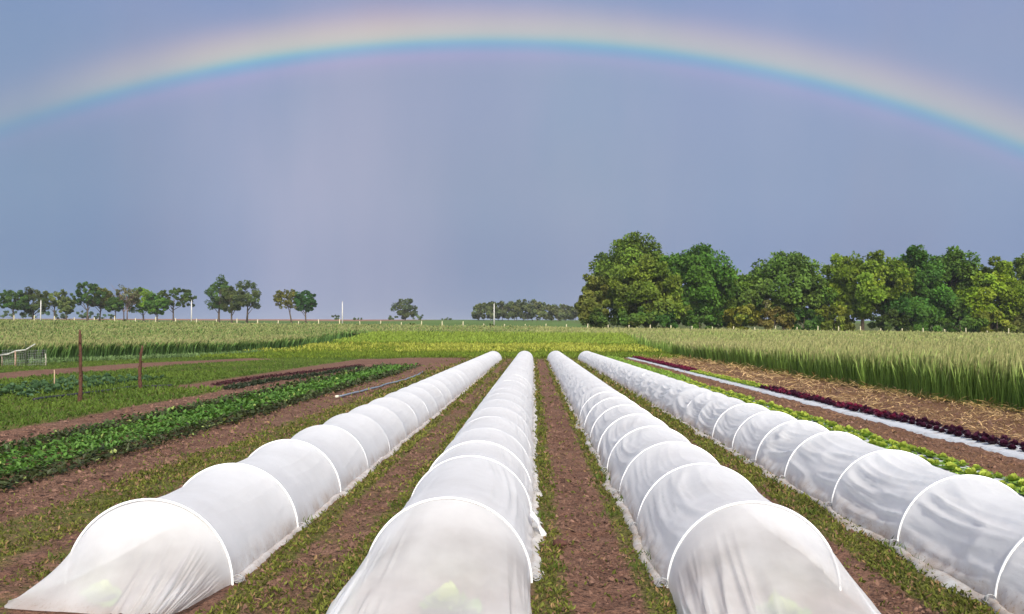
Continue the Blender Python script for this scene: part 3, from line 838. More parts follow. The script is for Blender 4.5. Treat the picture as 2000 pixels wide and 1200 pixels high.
def crumbs():
    g = Geo()
    O = np.array([(1, 0, 0), (0, 1, 0), (-1, 0, 0), (0, -1, 0), (0, 0, 1), (0, 0, -1)], float)
    Fq = np.array([(0, 1, 4, 4), (1, 2, 4, 4), (2, 3, 4, 4), (3, 0, 4, 4)])
    for (y0, y1, dn, s) in ((4.6, 9, 900, 1.25), (9, 15, 420, 1.8), (15, 30, 90, 2.8)):
        for (a, b) in ((-9.2, -7.8), (-5.7, -3.1), (-2.05, -1.1), (-.05, .95), (1.98, 2.92), (5.4, 6.35), (7.3, 10.4)):
            if b < at(-50, y1): continue
            X, Y = scatter(max(a, at(-50, y1)), b, y0, y1, dn, lambda X, Y: np.clip(fbm(X * 3, Y * 3, 66) * 1.6 - .3, 0, 1) * (1 - .6 * grass_mask(X, Y)))
            k_ = np.ones(len(X), bool)
            for T in TUN: k_ &= np.abs(X - T['x']) > RT + .09
            X, Y = X[k_], Y[k_]; n = len(X)
            if not n: continue
            r = .004 + .014 * RNG.random(n) ** 3.0; r = r * s
            V = O[None] * (r[:, None, None] * RNG.uniform(.6, 1.3, (n, 6, 3))) + RNG.normal(0, .25, (n, 6, 3)) * r[:, None, None] + np.stack([X, Y, terrain(X, Y) + r * .1], 1)[:, None]
            C = np.array((.150, .088, .065)) * RNG.uniform(.45, 1.25, (n, 1, 1)) * np.ones((n, 6, 3))
            Qs = (np.arange(n) * 6)[:, None, None] + Fq[None, :, :3]
            g.add(V.reshape(-1, 3), Qs.reshape(-1, 3), C.reshape(-1, 3))
    o = g.build('soil_crumbs', M_BARK); tag(o, 'small crumbs and clods of bare soil along the paths', 'soil', kind='stuff')
crumbs()
# ------------------------------------------------------------------ straw
def straw():
    g = Geo()
    def put(X, Y, l0, l1, w, zmax, C=(.40, .27, .12)):
        n = len(X); az = RNG.uniform(0, 2 * np.pi, n); D = np.stack([np.cos(az), np.sin(az), RNG.normal(.05, .22, n)], 1)
        ln = RNG.uniform(l0, l1, n); c = np.array(C) * RNG.uniform(.45, 1.5, (n, 1))
        V, Q, Cc = leaf_quads(np.stack([X, Y, RNG.uniform(.012, zmax, n)], 1), D, ln, w, c * .9, c, fold=.06, nrm_hint=np.array((0, 0, 1.0))); g.add(V, Q, Cc)
    for (y0, y1, dn, s) in ((11, 20, 120, 1.0), (20, 32, 66, 1.4), (32, 64, 26, 2.2)):
        X, Y = scatter(7.35, 10.9, y0, y1, dn, lambda X, Y: .15 + .85 * sstep(.40, .62, fbm(X * 2.6, Y * 2.6, 95)))
        put(X, Y, .10 * s, .32 * s, .017 * s, .08, (.45, .31, .15))
        X, Y = scatter(9.7, 10.6, y0, y1, dn * 1.2); put(X, Y, .12 * s, .3 * s, .016 * s, .14, (.44, .31, .12))
        X, Y = scatter(5.42, 6.4, y0 - 3, y1, dn * .3); put(X, Y, .06 * s, .16 * s, .012 * s, .02, (.30, .18, .09))
    X, Y = scatter(-4.8, 2.9, 4.8, 14, 5); k_ = np.ones(len(X), bool)
    for T in TUN: k_ &= np.abs(X - T['x']) > RT + .06
    put(X[k_], Y[k_], .03, .12, .006, .012, (.34, .22, .12))
    o = g.build('straw_mulch', M_STRAW); tag(o, 'straw scattered over the bare soil between purple lettuce and tall grain', 'straw', kind='stuff')
straw()

# ------------------------------------------------------------------ tall grain, meadow strips
def stems(X, Y, H, wd, cb, cm, ct, chd, rng=RNG, lean=.12):
    n = len(X); Z = terrain(X, Y)
    az = rng.uniform(0, 2 * np.pi, n); S = np.stack([np.cos(az), np.sin(az), 0 * az], 1)
    ln = np.stack([rng.normal(0.05, lean, n), rng.normal(0, lean, n), np.ones(n)], 1)
    nod = np.stack([rng.normal(.10, .10, n), rng.normal(0, .10, n), 0 * az], 1)
    P = np.stack([X, Y, Z], 1); H = H[:, None]; wd = wd[:, None]
    lv = [(0, .55), (.62, .7), (.84, 1.55), (1.0, .35)]
    rows = []; cols = []
    for i, (f, w) in enumerate(lv):
        b = P + ln * H * f + nod * H * max(0, f - .62) * 1.6
        rows += [b - S * wd * w * .5, b + S * wd * w * .5]
        c = (cb, cm, ct, chd)[i]; cols += [c, c]
    V = np.stack(rows, 1).reshape(-1, 3); C = np.stack(cols, 1).reshape(-1, 3)
    base = np.arange(n)[:, None] * 8
    Q = np.stack([base + np.array([2 * i, 2 * i + 1, 2 * i + 3, 2 * i + 2]) for i in range(3)], 1).reshape(-1, 4)
    return V, Q, C
def view_ok(X, Y): return (X > at(-70, Y)) & (X < at(2300, Y) + 2)
def rye():
    g = Geo()
    def put(X, Y, hs, w0, beige=1.0):
        n = len(X)
        j = RNG.uniform(.55, 1.5, (n, 1)); f = fbm(X * .12, Y * .08, 101)[:, None]
        lf = (X < 0)[:, None]
        cb = np.where(lf, (.06, .125, .038), (.15, .25, .048)) * j
        cm = np.where(lf, (.085, .165, .046), (.18, .28, .062)) * j
        ct = np.where(lf, (.10, .175, .045), np.array((.17, .25, .065)) * (1 - f) + np.array((.22, .25, .095)) * f) * j
        ch = (np.array((.255, .255, .11)) * (1 - f) + np.array((.325, .295, .155)) * f) * RNG.uniform(.7, 1.3, (n, 1))
        H = RNG.normal(1.0, .10, n) * hs * (.86 + .28 * fbm(X * .35, Y * .35, 103))
        V, Q, C = stems(X, Y, H, np.maximum(w0, Y * .00085) * RNG.uniform(.7, 1.4, n), cb, cm, ct, ch); g.add(V, Q, C)
    inside = lambda X, Y: (rye_inside(X, Y) & view_ok(X, Y)) * 1.0
    for (y0, y1, x0, x1, dn) in ((8, 15, 9.8, 15, 300), (15, 26, 9.8, 20, 360), (26, 40, 9.8, 24, 170), (40, 62, 9.8, 37, 70), (62, 90, 9.5, 54, 26), (40, 66, -45, -22, 60), (66, 90, -62, -20, 26), (90, 126, -80, 74, 15)):
        X, Y = scatter(x0, x1, y0, y1, dn, inside); put(X, Y, 1.02, .012)
    # dense front rows, where the stems are seen to the ground
    n = 17000; Y = RNG.uniform(8, 66, n); X = 10.35 + (fbm(10.35 * .5 + 0 * Y, Y * .5, 77) - .5) * .8 + RNG.uniform(0, 1.0, n) ** 1.5; k_ = view_ok(X, Y); put(X[k_], Y[k_], .96, .012)
    n = 13000; Y = RNG.uniform(40, 81, n); X = rye_left_edge(Y) + (fbm(rye_left_edge(Y) * .5, Y * .5, 77) - .5) * .8 - RNG.uniform(0, 1.3, n); k_ = view_ok(X, Y); put(X[k_], Y[k_], 1.06, .02)
    o = g.build('rye_stand', M_LEAF); tag(o, 'tall standing rye with green stems and beige seed heads around the beds', 'grain', kind='stuff')
    # the closed canopy inside the stand
    xs = np.arange(-90, 90, .6); ys = np.arange(8, 125, .6)
    X, Y = np.meshgrid(xs, ys)
    Z = terrain(X, Y) + .68 + .22 * (fbm(X * 1.3, Y * 1.3, 111) - .5)
    ins = rye_inside(X + .0, Y)
    er = ins.copy(); er[1:] &= ins[:-1]; er[:-1] &= ins[1:]; er[:, 1:] &= ins[:, :-1]; er[:, :-1] &= ins[:, 1:]
    er &= (X > at(-150, Y)) & (X < at(2350, Y) + 2)
    Q = grid_faces(len(xs), len(ys)); fl = er.ravel(); Q = Q[fl[Q].all(1)]
    f = fbm(X * .12, Y * .08, 101)[..., None]; sp = fbm(X * 2.2, Y * 2.2, 115)[..., None]
    C = (np.array((.18, .20, .06)) * (1 - f) + np.array((.245, .23, .09)) * f) * (.55 + .9 * sp)
    V = np.stack([X, Y, Z], -1).reshape(-1, 3); used = np.unique(Q); mp_ = np.zeros(len(V), int); mp_[used] = np.arange(len(used))
    o = obj_np('rye_canopy', V[used], mp_[Q], M_LEAF, smooth=True, col=C.reshape(-1, 3)[used]); tag(o, 'closed beige green top of the rye field beneath its seed heads', 'grain', kind='stuff')
rye()
def strips():
    g = Geo()
    X, Y = scatter(-24, 10.6, 71, 90, 60, lambda X, Y: ((X > -24 + .2 * (Y - 71)) & (X < 10.3)) * 1.0); n = len(X)
    D = rand_dirs(n); D[:, 2] = np.abs(D[:, 2]) + .5
    f = fbm(X * .25, Y * .5, 121)
    c = np.array((.13, .18, .02)) * RNG.uniform(.6, 1.4, (n, 1))
    yel = RNG.random(n) < np.clip((f - .40) * 2.2, .03, .6)
    c[yel] = np.array((.32, .35, .06)) * RNG.uniform(.6, 1.25, (yel.sum(), 1))
    ln = RNG.uniform(.2, .42, n)
    V, Q, C = leaf_quads(np.stack([X, Y, terrain(X, Y) + yel * .15], 1), D, ln, ln * .4, c * .8, c); g.add(V, Q, C)
    o = g.build('yellow_flower_strip', M_LEAF); tag(o, 'low strip of yellow flowering plants beyond the tunnel ends', 'flower strip', kind='stuff')
    X, Y = scatter(-36, 11, 89, 103, 32, lambda X, Y: ((X < 10.3) & (X > -24 + .2 * (Y - 71))) * 1.0); n = len(X)
    j = RNG.uniform(.7, 1.3, (n, 1)); one = np.ones((n, 1))
    V, Q, C = stems(X, Y, RNG.uniform(.55, .85, n) * (.7 + .6 * sstep(89, 101, Y)), np.full(n, .09), np.array((.09, .15, .02)) * j, np.array((.13, .21, .025)) * j, np.array((.17, .25, .035)) * j, np.array((.21, .27, .05)) * j)
    tag(obj_np('tall_green_grass', V, Q, M_LEAF, col=C), 'bright green tall grass behind the yellow flowering strip', 'grass', kind='stuff')
strips()

# ------------------------------------------------------------------ trees
def crown_leaves(g, rng, ctr, rad, n_cl, n_lf, size, col, cl_r=.30, jitter=.3, gap=0.0, flat=.8, top_bias=0.0):
    """leaf clumps spread through an uneven crown; returns clump centres"""
    cs = []
    rad = np.asarray(rad, float); ctr = np.asarray(ctr, float)
    while len(cs) < n_cl:
        d = rng.normal(size=3); d /= np.linalg.norm(d)
        lob = .80 + .42 * vnoise(d[0] * 1.6 + 5, d[2] * 1.6 + d[1], int(rng.integers(1 << 20)) * 0 + int(abs(ctr[0] * 13)) % 97)
        r = rng.uniform(.25, 1.0) ** .45 * lob
        p = d * r
        if p[2] < -.85 and rng.random() < .4: continue
        cs.append(ctr + p * rad)
    cs = np.array(cs)
    R0 = cl_r * min(rad[0], rad[2])
    per = n_lf // n_cl
    for c in cs:
        m = max(4, int(per * rng.uniform(.6, 1.4)))
        rr_ = R0 * rng.uniform(.65, 1.35)
        d = rand_dirs(m, rng); d[:, 2] = d[:, 2] + .15
        P = c + d * (rr_ * rng.uniform(.35, 1.0, m) ** .6)[:, None] * np.array((1, 1, flat))
        dirn = unit(d + .9 * rand_dirs(m, rng) + np.array((0, 0, -.15)))
        out = unit((P - ctr) / rad)
        tint = np.array(col) * rng.uniform(1 - jitter, 1 + jitter) * np.array((rng.uniform(.9, 1.12), 1, rng.uniform(.8, 1.2)))
        C = tint * rng.uniform(.72, 1.3, (m, 1))
        ln = size * rng.uniform(.5, 1.5, m)
        V, Q, Cc = leaf_quads(P - dirn * ln[:, None] * .5, dirn, ln, ln * .8, C * .9, C, rng=rng, nrm_hint=out * .9 + np.array((0, 0, .5)))
        g.add(V, Q, Cc)
    return cs
def make_tree(name, px, y, top, base, width, col, label, cat='tree', group=None, seed=1, trunk=.28, n_cl=26, n_lf=2600, size=.45, bark=(.09, .07, .055), lean=0.0, limbs=9, cl_r=.30, lobes=None, stems_n=1, depth=None, tr_r=.022, bare=0):
    rng = np.random.default_rng(seed)
    x = at(px, y); z0 = zt(x, y)
    H = (652 - top) / 1750.0 * y + EYE - z0; Wd = width / 1750.0 * y
    root = empty(name, (x, y, z0 - .1)); tag(root, label, cat, group)
    g = Geo(); cb = H * trunk
    rad = np.array((Wd / 2, (depth or Wd) / 2, (H - cb) / 2)) * .92
    ctr = np.array((lean * H, 0, (H + cb) / 2))
    if lobes:
        cs = []
        for (dx, dz, sw, sh, frac) in lobes:
            cs.append(crown_leaves(g, rng, ctr + np.array((dx * Wd, rng.uniform(-.1, .1) * Wd, dz * H)), rad * np.array((sw, max(sw, .6), sh)), max(4, int(n_cl * frac)), int(n_lf * frac), size, col, cl_r))
        cs = np.vstack(cs)
    else:
        cs = crown_leaves(g, rng, ctr, rad, n_cl, n_lf, size, np.array(col) * np.array((1.58, 1.6, .92)), cl_r)
    V = np.vstack(g.V)
    zmax = np.quantile(V[:, 2], .995); zmin = 0
    sc = H / zmax
    for v in g.V: v[:, 2] *= sc
    cs[:, 2] *= sc
    g.build('crown', M_LEAF, root)
    b = Geo()
    r0 = max(.10, H * tr_r)
    for s_ in range(stems_n):
        off = np.array(((s_ - (stems_n - 1) / 2) * r0 * 3.0, rng.normal(0, .3) if stems_n > 1 else 0, 0))
        topp = np.array((lean * H + off[0] * 2.2 + rng.normal(0, .03 * H), 0, H * .72))
        t_ = np.linspace(0, 1, 9)[:, None]
        pts = off * (1 - t_) + topp * t_ + np.stack([np.sin(t_[:, 0] * 3 + seed) * .015 * H, np.cos(t_[:, 0] * 4 + seed) * .015 * H, 0 * t_[:, 0]], 1)
        b.tube(pts, r0 / math.sqrt(stems_n) * np.array([1.45, 1.1, .95, .85, .75, .6, .45, .32, .15]), 7, C=bark)
        order = rng.permutation(len(cs))[:limbs]
        for i in order:
            tgt = cs[i]; f = np.clip((tgt[2] / H) * .72 - .12, trunk * .65, .62) / .72
            st = pts[int(round(f * 8))]
            mid = (st + tgt) / 2 + np.array((0, 0, .04 * H)) + rng.normal(0, .02 * H, 3)
            tt = np.linspace(0, 1, 6)[:, None]
            pp = st * (1 - tt) ** 2 + 2 * mid * tt * (1 - tt) + tgt * tt ** 2
            b.tube(pp, r0 * .42 * np.linspace(1, .25, 6), 5, C=bark)
            for _ in range(bare):
                e = tgt + rng.normal(0, .09 * H, 3) + np.array((0, 0, .05 * H))
                b.tube(np.linspace(pp[3], e, 4) + rng.normal(0, .008 * H, (4, 3)), r0 * .16 * np.linspace(1, .4, 4), 4, C=bark)
    b.build('trunk', M_BARK, root, smooth=True)
    return root
DG = (.040, .080, .026); MG = (.06,.115,.03); GG = (.075, .10, .05); OL = (.12,.13,.03); BG = (.085, .15, .020); YG = (.15, .165, .022); TG = (.05,.11,.028)
# scattered trees on the skyline at the left
left_trees = [
 (12, 566, 628, 56, DG, 'dark flat topped tree at the far left end of the skyline row', dict(trunk=.35)),
 (50, 562, 628, 58, (.045, .062, .028), 'ragged dark tree behind the first pole from the left', dict(trunk=.12)),
 (94, 566, 628, 54, GG, 'thin grey green tree right of the first pole from the left', dict(trunk=.35, cl_r=.18)),
 (119, 581, 628, 30, GG, 'small thin grey green tree at the right end of the far left clump', dict(trunk=.3)),
 (162, 551, 626, 62, (.035, .070, .024), 'tall open dark green tree starting the second clump from the left', dict(trunk=.40, cl_r=.18)),
 (186, 561, 626, 50, (.075, .085, .025), 'olive brown tree touching the tall open dark green tree', dict(trunk=.33)),
 (216, 580, 625, 32, DG, 'small dark tree between the olive tree and the nearly bare tree', dict(trunk=.35)),
 (236, 557, 627, 52, (.075, .078, .055), 'nearly bare grey pink tree with forked trunks', dict(trunk=.42, n_lf=2600, stems_n=2, bark=(.20, .14, .12), bare=3, limbs=12, cl_r=.22)),
 (272, 562, 627, 58, BG, 'bright green tree with tiers of foliage', dict(trunk=.22, cl_r=.26)),
 (300, 574, 627, 44, TG, 'dark green tree tucked between the bright green and the spreading tree', dict(trunk=.24)),
 (333, 562, 629, 82, (.042, .070, .026), 'wide spreading dark tree beside the second pole from the left', dict(trunk=.40, cl_r=.18, n_cl=90)),
 (424, 539, 629, 50, DG, 'tallest dense dark green tree of the left skyline', dict(trunk=.18)),
 (449, 560, 628, 46, (.045, .062, .032), 'grey green tree with a thick low trunk between its two neighbours', dict(trunk=.25)),
 (478, 548, 627, 56, (.050, .072, .038), 'open grey green tree with a long low branch to the right', dict(trunk=.30, n_lf=6500, bare=1)),
 (566, 565, 626, 54, (.085, .088, .030), 'olive tree of the lone pair with a leaning trunk', dict(trunk=.38, lean=-.10, cl_r=.2, n_lf=5500)),
 (594, 568, 627, 40, (.022, .062, .024), 'dark green tree of the lone pair right of the olive one', dict(trunk=.30)),
]
for i, (px, tp, bs, w, c, lab, kw) in enumerate(left_trees):
    k_ = dict(n_cl=80, n_lf=9500, size=.36, cl_r=.21); k_.update(kw)
    make_tree('field_tree', px, 248 + (i % 3) * 6, tp, bs, w * 1.14, c, lab, seed=100 + i, group='scattered trees on the left skyline', **k_)
make_tree('field_tree', 790, 400, 584, 626, 54, (.045, .062, .034), 'lone low spreading tree on the horizon at the centre', seed=140, trunk=.06, n_cl=40, n_lf=4500, size=.6)
# bushes on the horizon
for i, (px, tp, w, lab) in enumerate(((654, 615, 20, 'small round bush on the horizon left of the third pole'), (697, 620, 22, 'tiny low bush on the horizon right of the third pole'), (766, 616, 24, 'blue green bush just left of the lone central tree'), (817, 611, 26, 'blue green bush just right of the lone central tree'), (872, 620, 22, 'flat low bush on the horizon left of the distant wood'))):
    make_tree('horizon_bush', px, 440, tp, 626, w, (.055, .085, .060), lab, 'bush', 'bushes on the horizon', seed=150 + i, trunk=.02, n_cl=10, n_lf=500, size=.7, limbs=3)  # blue of the distant haze is put into the leaf colour
for i, (px, tp, w) in enumerate(((8, 606, 60), (60, 604, 60), (112, 606, 60), (150, 606, 44), (195, 612, 50))):
    make_tree('horizon_bush', px, 420, tp, 628, w, (.040, .075, .060), ('blue green thicket far behind the leftmost skyline tree', 'blue green thicket far behind the first pole', 'blue green thicket behind the thin grey trees', 'blue green thicket between the first two tree clumps', 'low blue green thicket behind the olive brown tree')[i], 'bush', 'far thickets behind the left trees', seed=160 + i, trunk=.02, n_cl=14, n_lf=700, size=.8, limbs=3)  # bluish leaf tint stands in for haze over the distance
# the distant wood
for i in range(22):
    px = 936 + i * 9.4 + random.uniform(-3, 3)
    tp = np.interp(px, [925, 940, 960, 1000, 1040, 1080, 1135], [603, 592, 590, 588, 587, 594, 599]) + random.uniform(-2, 3)
    make_tree('wood_tree', px, 395 + random.uniform(-12, 14), tp, 627, 30, np.array((.060, .075, .046)) * random.uniform(.85, 1.15), 'slender grey green tree in the distant wood left of the big trees', 'tree', 'distant wood on the horizon', seed=200 + i, trunk=.05, n_cl=20, n_lf=1300, size=.75, limbs=4, bark=(.16, .14, .13), tr_r=.014)
# the big trees on the right, just beyond the fence
right_trees = [
 (1158, 540, 640, 62, (.075, .090, .030), 'small olive tree with a rusty branch at the left foot of the big clump', 143, dict(trunk=.06)),
 (1232, 463, 641, 140, (.072, .112, .026), 'tallest light green tree of the big clump on the right', 150, dict(trunk=.06, n_cl=60, n_lf=9000)),
 (1262, 512, 641, 140, (.080, .115, .026), 'lighter green rounded tree in front of the tallest one', 141, dict(trunk=.04, n_cl=55, n_lf=8000)),
 (1355, 486, 642, 150, (.040, .092, .022), 'broad deep green tree at the right shoulder of the big clump', 145, dict(trunk=.08, n_cl=60, n_lf=9500)),
 (1432, 536, 643, 108, (.055, .095, .024), 'lower green tree in the dip of the tree line under the bird', 146, dict(trunk=.04, n_cl=38, n_lf=5000)),
 (1528, 499, 646, 150, (.055, .098, .028), 'round blue green tree with a pale forked trunk at its left', 146, dict(trunk=.06, n_cl=60, n_lf=9000)),
 (1612, 560, 649, 70, (.08, .11, .026), 'low olive tree filling the gap right of the round blue green tree', 146, dict(trunk=.05, n_cl=24, n_lf=3000)),
 (1680, 499, 650, 165, (.084, .128, .022), 'wide olive yellow tree with a pale trunk showing', 144, dict(trunk=.16, n_cl=60, n_lf=8500, bark=(.22, .17, .14))),
 (1775, 489, 652, 120, (.038, .092, .024), 'dark green tree with the highest point right of the olive yellow tree', 143, dict(trunk=.05, n_cl=55, n_lf=8500)),
 (1850, 495, 654, 130, (.050, .098, .026), 'rich green tree joined to the dark green one on its right', 146, dict(trunk=.05, n_cl=55, n_lf=8500)),
 (1922, 512, 656, 110, (.100, .150, .020), 'bright yellow green tree near the right end of the tree line', 142, dict(trunk=.06, n_cl=45, n_lf=6500)),
 (1990, 500, 658, 120, (.075, .115, .026), 'olive green tree cut by the right end of the tree line', 146, dict(trunk=.06, n_cl=48, n_lf=7000)),
 (2070, 505, 659, 120, (.06, .10, .026), 'green tree just past the right end of the tree line', 146, dict(trunk=.06, n_cl=40, n_lf=4000)),
]
for i, (px, tp, bs, w, c, lab, y_, kw) in enumerate(right_trees):
    make_tree('broadleaf_tree', px, y_, tp, bs, w * 1.12, c, lab, group='big trees beyond the fence on the right', seed=300 + i, size=.44, cl_r=.26, limbs=10, **{**kw, 'n_cl': int(kw.get('n_cl', 30) * 2.1), 'n_lf': int(kw.get('n_lf', 4000) * 2.8)})
make_tree('dead_tree', 1491, 139.5, 585, 644, 34, (.10, .10, .05), 'slender pale forked tree, almost bare, before the round blue green tree', seed=330, trunk=.3, n_cl=8, n_lf=120, size=.35, bark=(.30, .26, .20), limbs=7, bare=2, tr_r=.018)
shr = [(1175, 610, 60, 'dark shrub under the small olive tree'), (1240, 606, 70, 'green shrub beneath the tallest light green tree'), (1300, 612, 60, 'dark green shrub below the lighter rounded tree'), (1365, 608, 66, 'leafy shrub below the broad deep green tree'), (1446, 602, 56, 'yellowish shrub below the dip of the tree line'), (1510, 606, 60, 'brownish green shrub beside the bare pale tree'), (1565, 608, 60, 'dark green shrub right of the bare pale tree'), (1625, 604, 60, 'olive shrub at the gap beside the wide olive yellow tree'), (1730, 612, 70, 'low dark shrub right of the pale trunk'), (1795, 606, 80, 'dense green shrub under the dark green tree'), (1865, 610, 70, 'green shrub under the rich green tree'), (1935, 614, 70, 'olive shrub under the bright yellow green tree'), (1995, 612, 60, 'dark shrub at the right end of the tree line')]
for i, (px, tp, w, lab) in enumerate(shr):
    c = [(.035, .06, .02), (.045, .085, .024), (.028, .07, .022), (.045, .095, .026), (.10, .11, .026), (.085, .075, .03), (.035, .08, .026), (.085, .105, .024), (.035, .055, .02), (.04, .09, .024), (.045, .09, .024), (.09, .11, .026), (.05, .06, .024)][i]
    make_tree('shrub', px, 137.5, tp - 6, 645, w * 1.25, c, lab, 'shrub', 'shrubs under the big trees', seed=350 + i, trunk=.01, n_cl=24, n_lf=3000, size=.42, limbs=3)
# little shrubs along the fence
for i, (px, tp, w, lab) in enumerate(((232, 622, 14, 'small bush by the fence under the nearly bare tree'), (476, 630, 12, 'small dark bush by the fence under the tallest skyline tree'), (559, 632, 9, 'tiny dark bush by the fence left of the lone pair'), (660, 632, 9, 'tiny dark bush by the fence below the third pole'), (718, 632, 10, 'tiny dark bush by the fence right of the third pole'), (805, 630, 11, 'small dark bush by the fence below the lone central tree'), (961, 631, 11, 'small dark bush by the fence below the fourth pole'), (150, 628, 16, 'yellow green bush by the fence between the first tree clumps'))):
    make_tree('fence_bush', px, 129.5, tp, 640, w, (.12, .14, .02) if i == 7 else (.03, .05, .02), lab, 'bush', 'small bushes along the fence', seed=380 + i, trunk=.02, n_cl=6, n_lf=160, size=.2, limbs=2)

# ------------------------------------------------------------------ fence posts and poles
def post_mesh():
    g = Geo()
    zs = np.array([-.4, .0, .8, 1.44, 1.50]); g.tube(np.stack([.01 * np.sin(zs * 3), 0 * zs, zs], 1), [.075, .075, .072, .07, .03], 8)
    m = mesh_np('fence_post', np.vstack(g.V), np.vstack(g.Q), smooth=False); m.materials.append(M_POST); return m
POST_ME = post_mesh()
px = 13.0; i = 0
while px < 2010:
    yy_ = 128.0
    x = at(px, yy_)
    o = bpy.data.objects.new('fence_post', POST_ME); link(o)
    o.location = (x, yy_, zt(x, yy_)); s = random.uniform(.85, 1.12); o.scale = (1, 1, s); o.rotation_euler = (random.uniform(-.04, .04), random.uniform(-.05, .05), random.uniform(0, 6))
    tag(o, 'short pale fence post standing along the far edge of the grain field', 'fence post', 'fence posts along the field edge')
    px += 40.5; i += 1
for px, tp, lab in ((67, 585, 'first pale utility pole from the left, before the ragged dark tree'), (368, 585, 'pale utility pole beside the wide spreading tree'), (667, 588, 'lone pale utility pole on the open skyline between the trees'), (965, 592, 'pale utility pole standing before the distant wood')):
    y_ = 236.0; x = at(px, y_); z0 = zt(x, y_)
    H = (652 - tp) / 1750 * y_ + EYE - z0
    root = empty('utility_pole', (x, y_, z0)); tag(root, lab, 'utility pole', 'utility poles along the field')
    g = Geo(); g.tube([(0, 0, -.5), (0, 0, H * .5), (0, 0, H * .94)], [.17, .15, .12], 8); g.build('pole', M_POLE, root, smooth=True)
    g = Geo(); g.tube([(0, 0, H * .94), (0, 0, H * .965), (0, 0, H * .98), (0, 0, H)], [.05, .09, .08, .03], 8); g.build('insulator', M_POLE, root, smooth=True)

# ------------------------------------------------------------------ posts, hoses and oddments at the left
def crooked_post(x, y_, h, r, bend, label, seed):
    rng = np.random.default_rng(seed); zs = np.linspace(-.3, h, 16); t_ = zs / h
    cx = bend[0] * t_ + bend[1] * np.sin(t_ * 3.0) + rng.normal(0, .006, 16); cy = rng.normal(0, .006, 16)
    g = Geo(); rad = r * (1.1 - .45 * t_) * (1 + .12 * rng.normal(size=16)); rad[-1] *= .6
    g.tube(np.stack([cx, cy, zs], 1), rad, 8, C=(.075, .038, .026))
    for zz in (.35 * h, .62 * h, .8 * h):      # knots and stubs of cut twigs
        kx = np.interp(zz, zs, cx); a = rng.uniform(0, 6.28)
        g.tube([(kx, 0, zz), (kx + .07 * math.cos(a), .07 * math.sin(a), zz + .05)], [r * .45, r * .25], 6, C=(.06, .03, .02))
    o = g.build('wooden_post', M_BARK, smooth=True); o.location = (x, y_, 0)
    tag(o, label, 'post', 'rough wooden posts in the grass')
crooked_post(-11.13, 21.8, 1.78, .052, (-.04, .02), 'taller dark crooked wooden post in the grass at the left', 1)
crooked_post(-11.5, 26.0, 1.33, .055, (.06, -.05), 'shorter dark wooden post with a bowed top right of the taller one', 2)
def hose(pts, r, mat, name, label, cat, cap=None):
    P = np.array([(at(a, EYE * 1750 / (b - 652)), EYE * 1750 / (b - 652)) for a, b in pts])
    t_ = np.linspace(0, len(P) - 1, len(P) * 10)
    X = np.interp(t_, range(len(P)), P[:, 0]); Y = np.interp(t_, range(len(P)), P[:, 1])
    X = X + (fbm(Y * .8, 0 * Y, 7) - .5) * .25
    root = empty(name, (X[0], Y[0], 0)); tag(root, label, cat)
    g = Geo(); g.tube(np.stack([X - X[0], Y - Y[0], 0 * X + r * 1.15], 1), r, 8); g.build('tube', mat, root, smooth=True)
    if cap:
        d = np.array((X[0] - X[1], Y[0] - Y[1], 0)); d /= np.linalg.norm(d)
        g = Geo(); g.tube([np.array((0, 0, r * 1.15)) - d * .01, np.array((0, 0, r * 1.15)) + d * .16], r * 1.25, 10); g.build('end_cap', cap, root, smooth=True)
hose([(662, 777), (700, 768), (760, 752), (800, 740), (828, 728)], .028, M_PIPE, 'irrigation_pipe', 'grey blue irrigation pipe with a pale end lying beside the leafy bed', 'pipe', M_PIPEEND)
hose([(60, 786), (150, 774), (200, 768), (250, 760), (330, 757)], .04, M_DARKHOSE, 'black_hose', 'black hose lying in the grass behind the two wooden posts', 'hose')
def trellis():
    y_ = 45.0; X0 = at(-20, y_)
    root = empty('wire_trellis', (X0, y_, 0)); tag(root, 'weathered wire trellis with a pale bent top rail at the left edge', 'trellis')
    u = lambda px: at(px, y_) - X0; hz = lambda py: (714 - py) / 1750 * y_
    g = Geo(); pts = np.array([(u(-14), 0, hz(692)), (u(4), 0, hz(689)), (u(18), .02, hz(683)), (u(38), 0, hz(681)), (u(46), -.02, hz(676)), (u(57), 0, hz(669))])
    g.tube(pts, [.05, .05, .05, .045, .045, .03], 7, C=(.30, .32, .30)); g.build('top_rail', M_BARK, root, smooth=True)
    for px, tp, c, r in ((-10, 690, (.2, .17, .13), .035), (17, 682, (.28, .2, .15), .045), (38, 663, (.04, .06, .03), .028), (78, 688, (.30, .29, .24), .03)):
        g = Geo(); g.tube([(u(px), 0, -.2), (u(px) + .03, 0, hz(tp) * .5), (u(px), 0, hz(tp))], [r, r, r * .8], 6, C=c); g.build('stake', M_BARK, root, smooth=True)
    g = Geo()
    for k_ in range(7):
        z = .1 + k_ * .12; g.tube(np.stack([np.linspace(u(-12), u(78), 14), np.full(14, .04), z + .03 * np.sin(np.linspace(0, 9, 14) + k_)], 1), .0035, 4, caps=False)
    for px in np.arange(-10, 78, 3.5): g.tube([(u(px), .04, .02), (u(px) + .02, .04, .85)], .0035, 4, caps=False)
    g.build('wire_netting', M_WIRE, root)
trellis()
g = Geo(); g.tube([(0, 0, -.2), (.01, 0, .3), (0, 0, .58)], [.02, .018, .014], 6, C=(.36, .27, .18))
o = g.build('thin_stake', M_BARK, smooth=True); o.location = (at(96, 27.0), 27.0, 0); tag(o, 'thin pale stake standing among the cabbages left of the taller wooden post', 'stake')
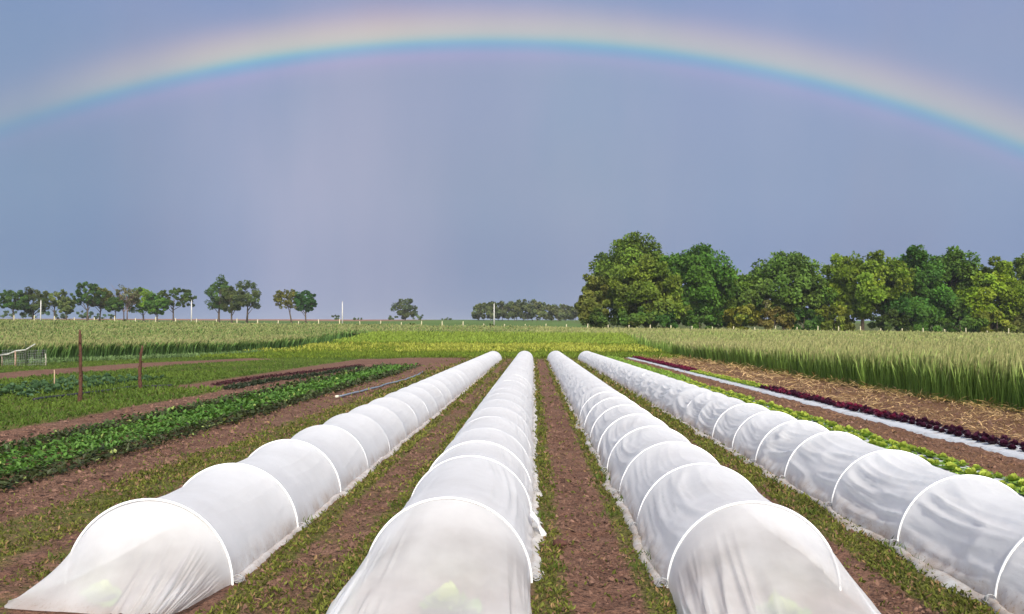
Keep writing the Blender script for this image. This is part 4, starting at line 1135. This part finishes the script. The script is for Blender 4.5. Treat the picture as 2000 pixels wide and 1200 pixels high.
def clod():
    import bmesh
    bm = bmesh.new(); bmesh.ops.create_icosphere(bm, subdivisions=3, radius=.045)
    for v in bm.verts:
        n_ = fbm(v.co.x * 40 + 5, v.co.y * 40 + v.co.z * 33, 4)
        v.co *= .65 + .7 * float(n_); v.co.z *= .7; v.co.x *= 1.35
    m = bpy.data.meshes.new('soil_clod'); bm.to_mesh(m); bm.free(); m.materials.append(M_CLOD)
    o = bpy.data.objects.new('soil_clod', m); link(o); yy_ = EYE * 1750 / (1064 - 652); o.location = (at(1092, yy_), yy_, .025)
    tag(o, 'dark lump of soil lying at the left edge of the central dirt path', 'soil clod')
clod()
def bird():
    y_ = 100.0; x = at(1423, y_); z = EYE + (652 - 521) / 1750 * y_
    nu, nv = 8, 9; th = np.linspace(0, 2 * np.pi, nu, endpoint=False)
    t_ = np.linspace(0, 1, nv); r = .075 * np.sin(np.pi * np.clip(t_ * .96 + .03, 0, 1)) ** .8
    g = Geo(); pts = np.stack([-.2 + .4 * t_, 0 * t_, .10 * (t_ - .5)], 1); g.tube(pts, r + .004, 8)
    for sg in (1, -1):      # wings swept back, tail
        u = np.linspace(0, 1, 5)[:, None]; w = np.linspace(0, 1, 3)[None, :]
        ch = .16 * (1 - u * .75)
        X = .07 - .16 * u ** 1.4 - ch * w; Y = sg * (.04 + .34 * u) + 0 * w; Z = .03 + .13 * u - .03 * u * w
        g.add(np.stack([X, Y, Z], -1), grid_faces(3, 5)); g.add(np.stack([X, Y, Z - .012], -1), grid_faces(3, 5))
    o = g.build('bird', M_BIRD, smooth=True); o.location = (x, y_, z); o.rotation_euler = (R_(12), R_(-25), R_(25))
    tag(o, 'small dark bird flying above the dip in the right tree line', 'bird')
bird()
# ------------------------------------------------------------------ damp air after the rain
def haze():
    V = np.array([(x, y, z) for x in (-2700, 2700) for y in (-800, 3200) for z in (-6, 30)], float)
    Q = np.array([(0, 1, 3, 2), (4, 6, 7, 5), (0, 4, 5, 1), (2, 3, 7, 6), (0, 2, 6, 4), (1, 5, 7, 3)])
    m, t_ = mat_new('haze'); g = NT(t_)
    v = g.n('ShaderNodeVolumePrincipled'); v.inputs['Color'].default_value = (.80, .86, .95, 1); v.inputs['Density'].default_value = .00016; v.inputs['Anisotropy'].default_value = .0
    o = g.n('ShaderNodeOutputMaterial'); g.l(v.outputs[0], o.inputs['Volume'])
    tag(obj_np('haze', V, Q, m), kind='stuff')
haze()
print('objects', len(bpy.data.objects))
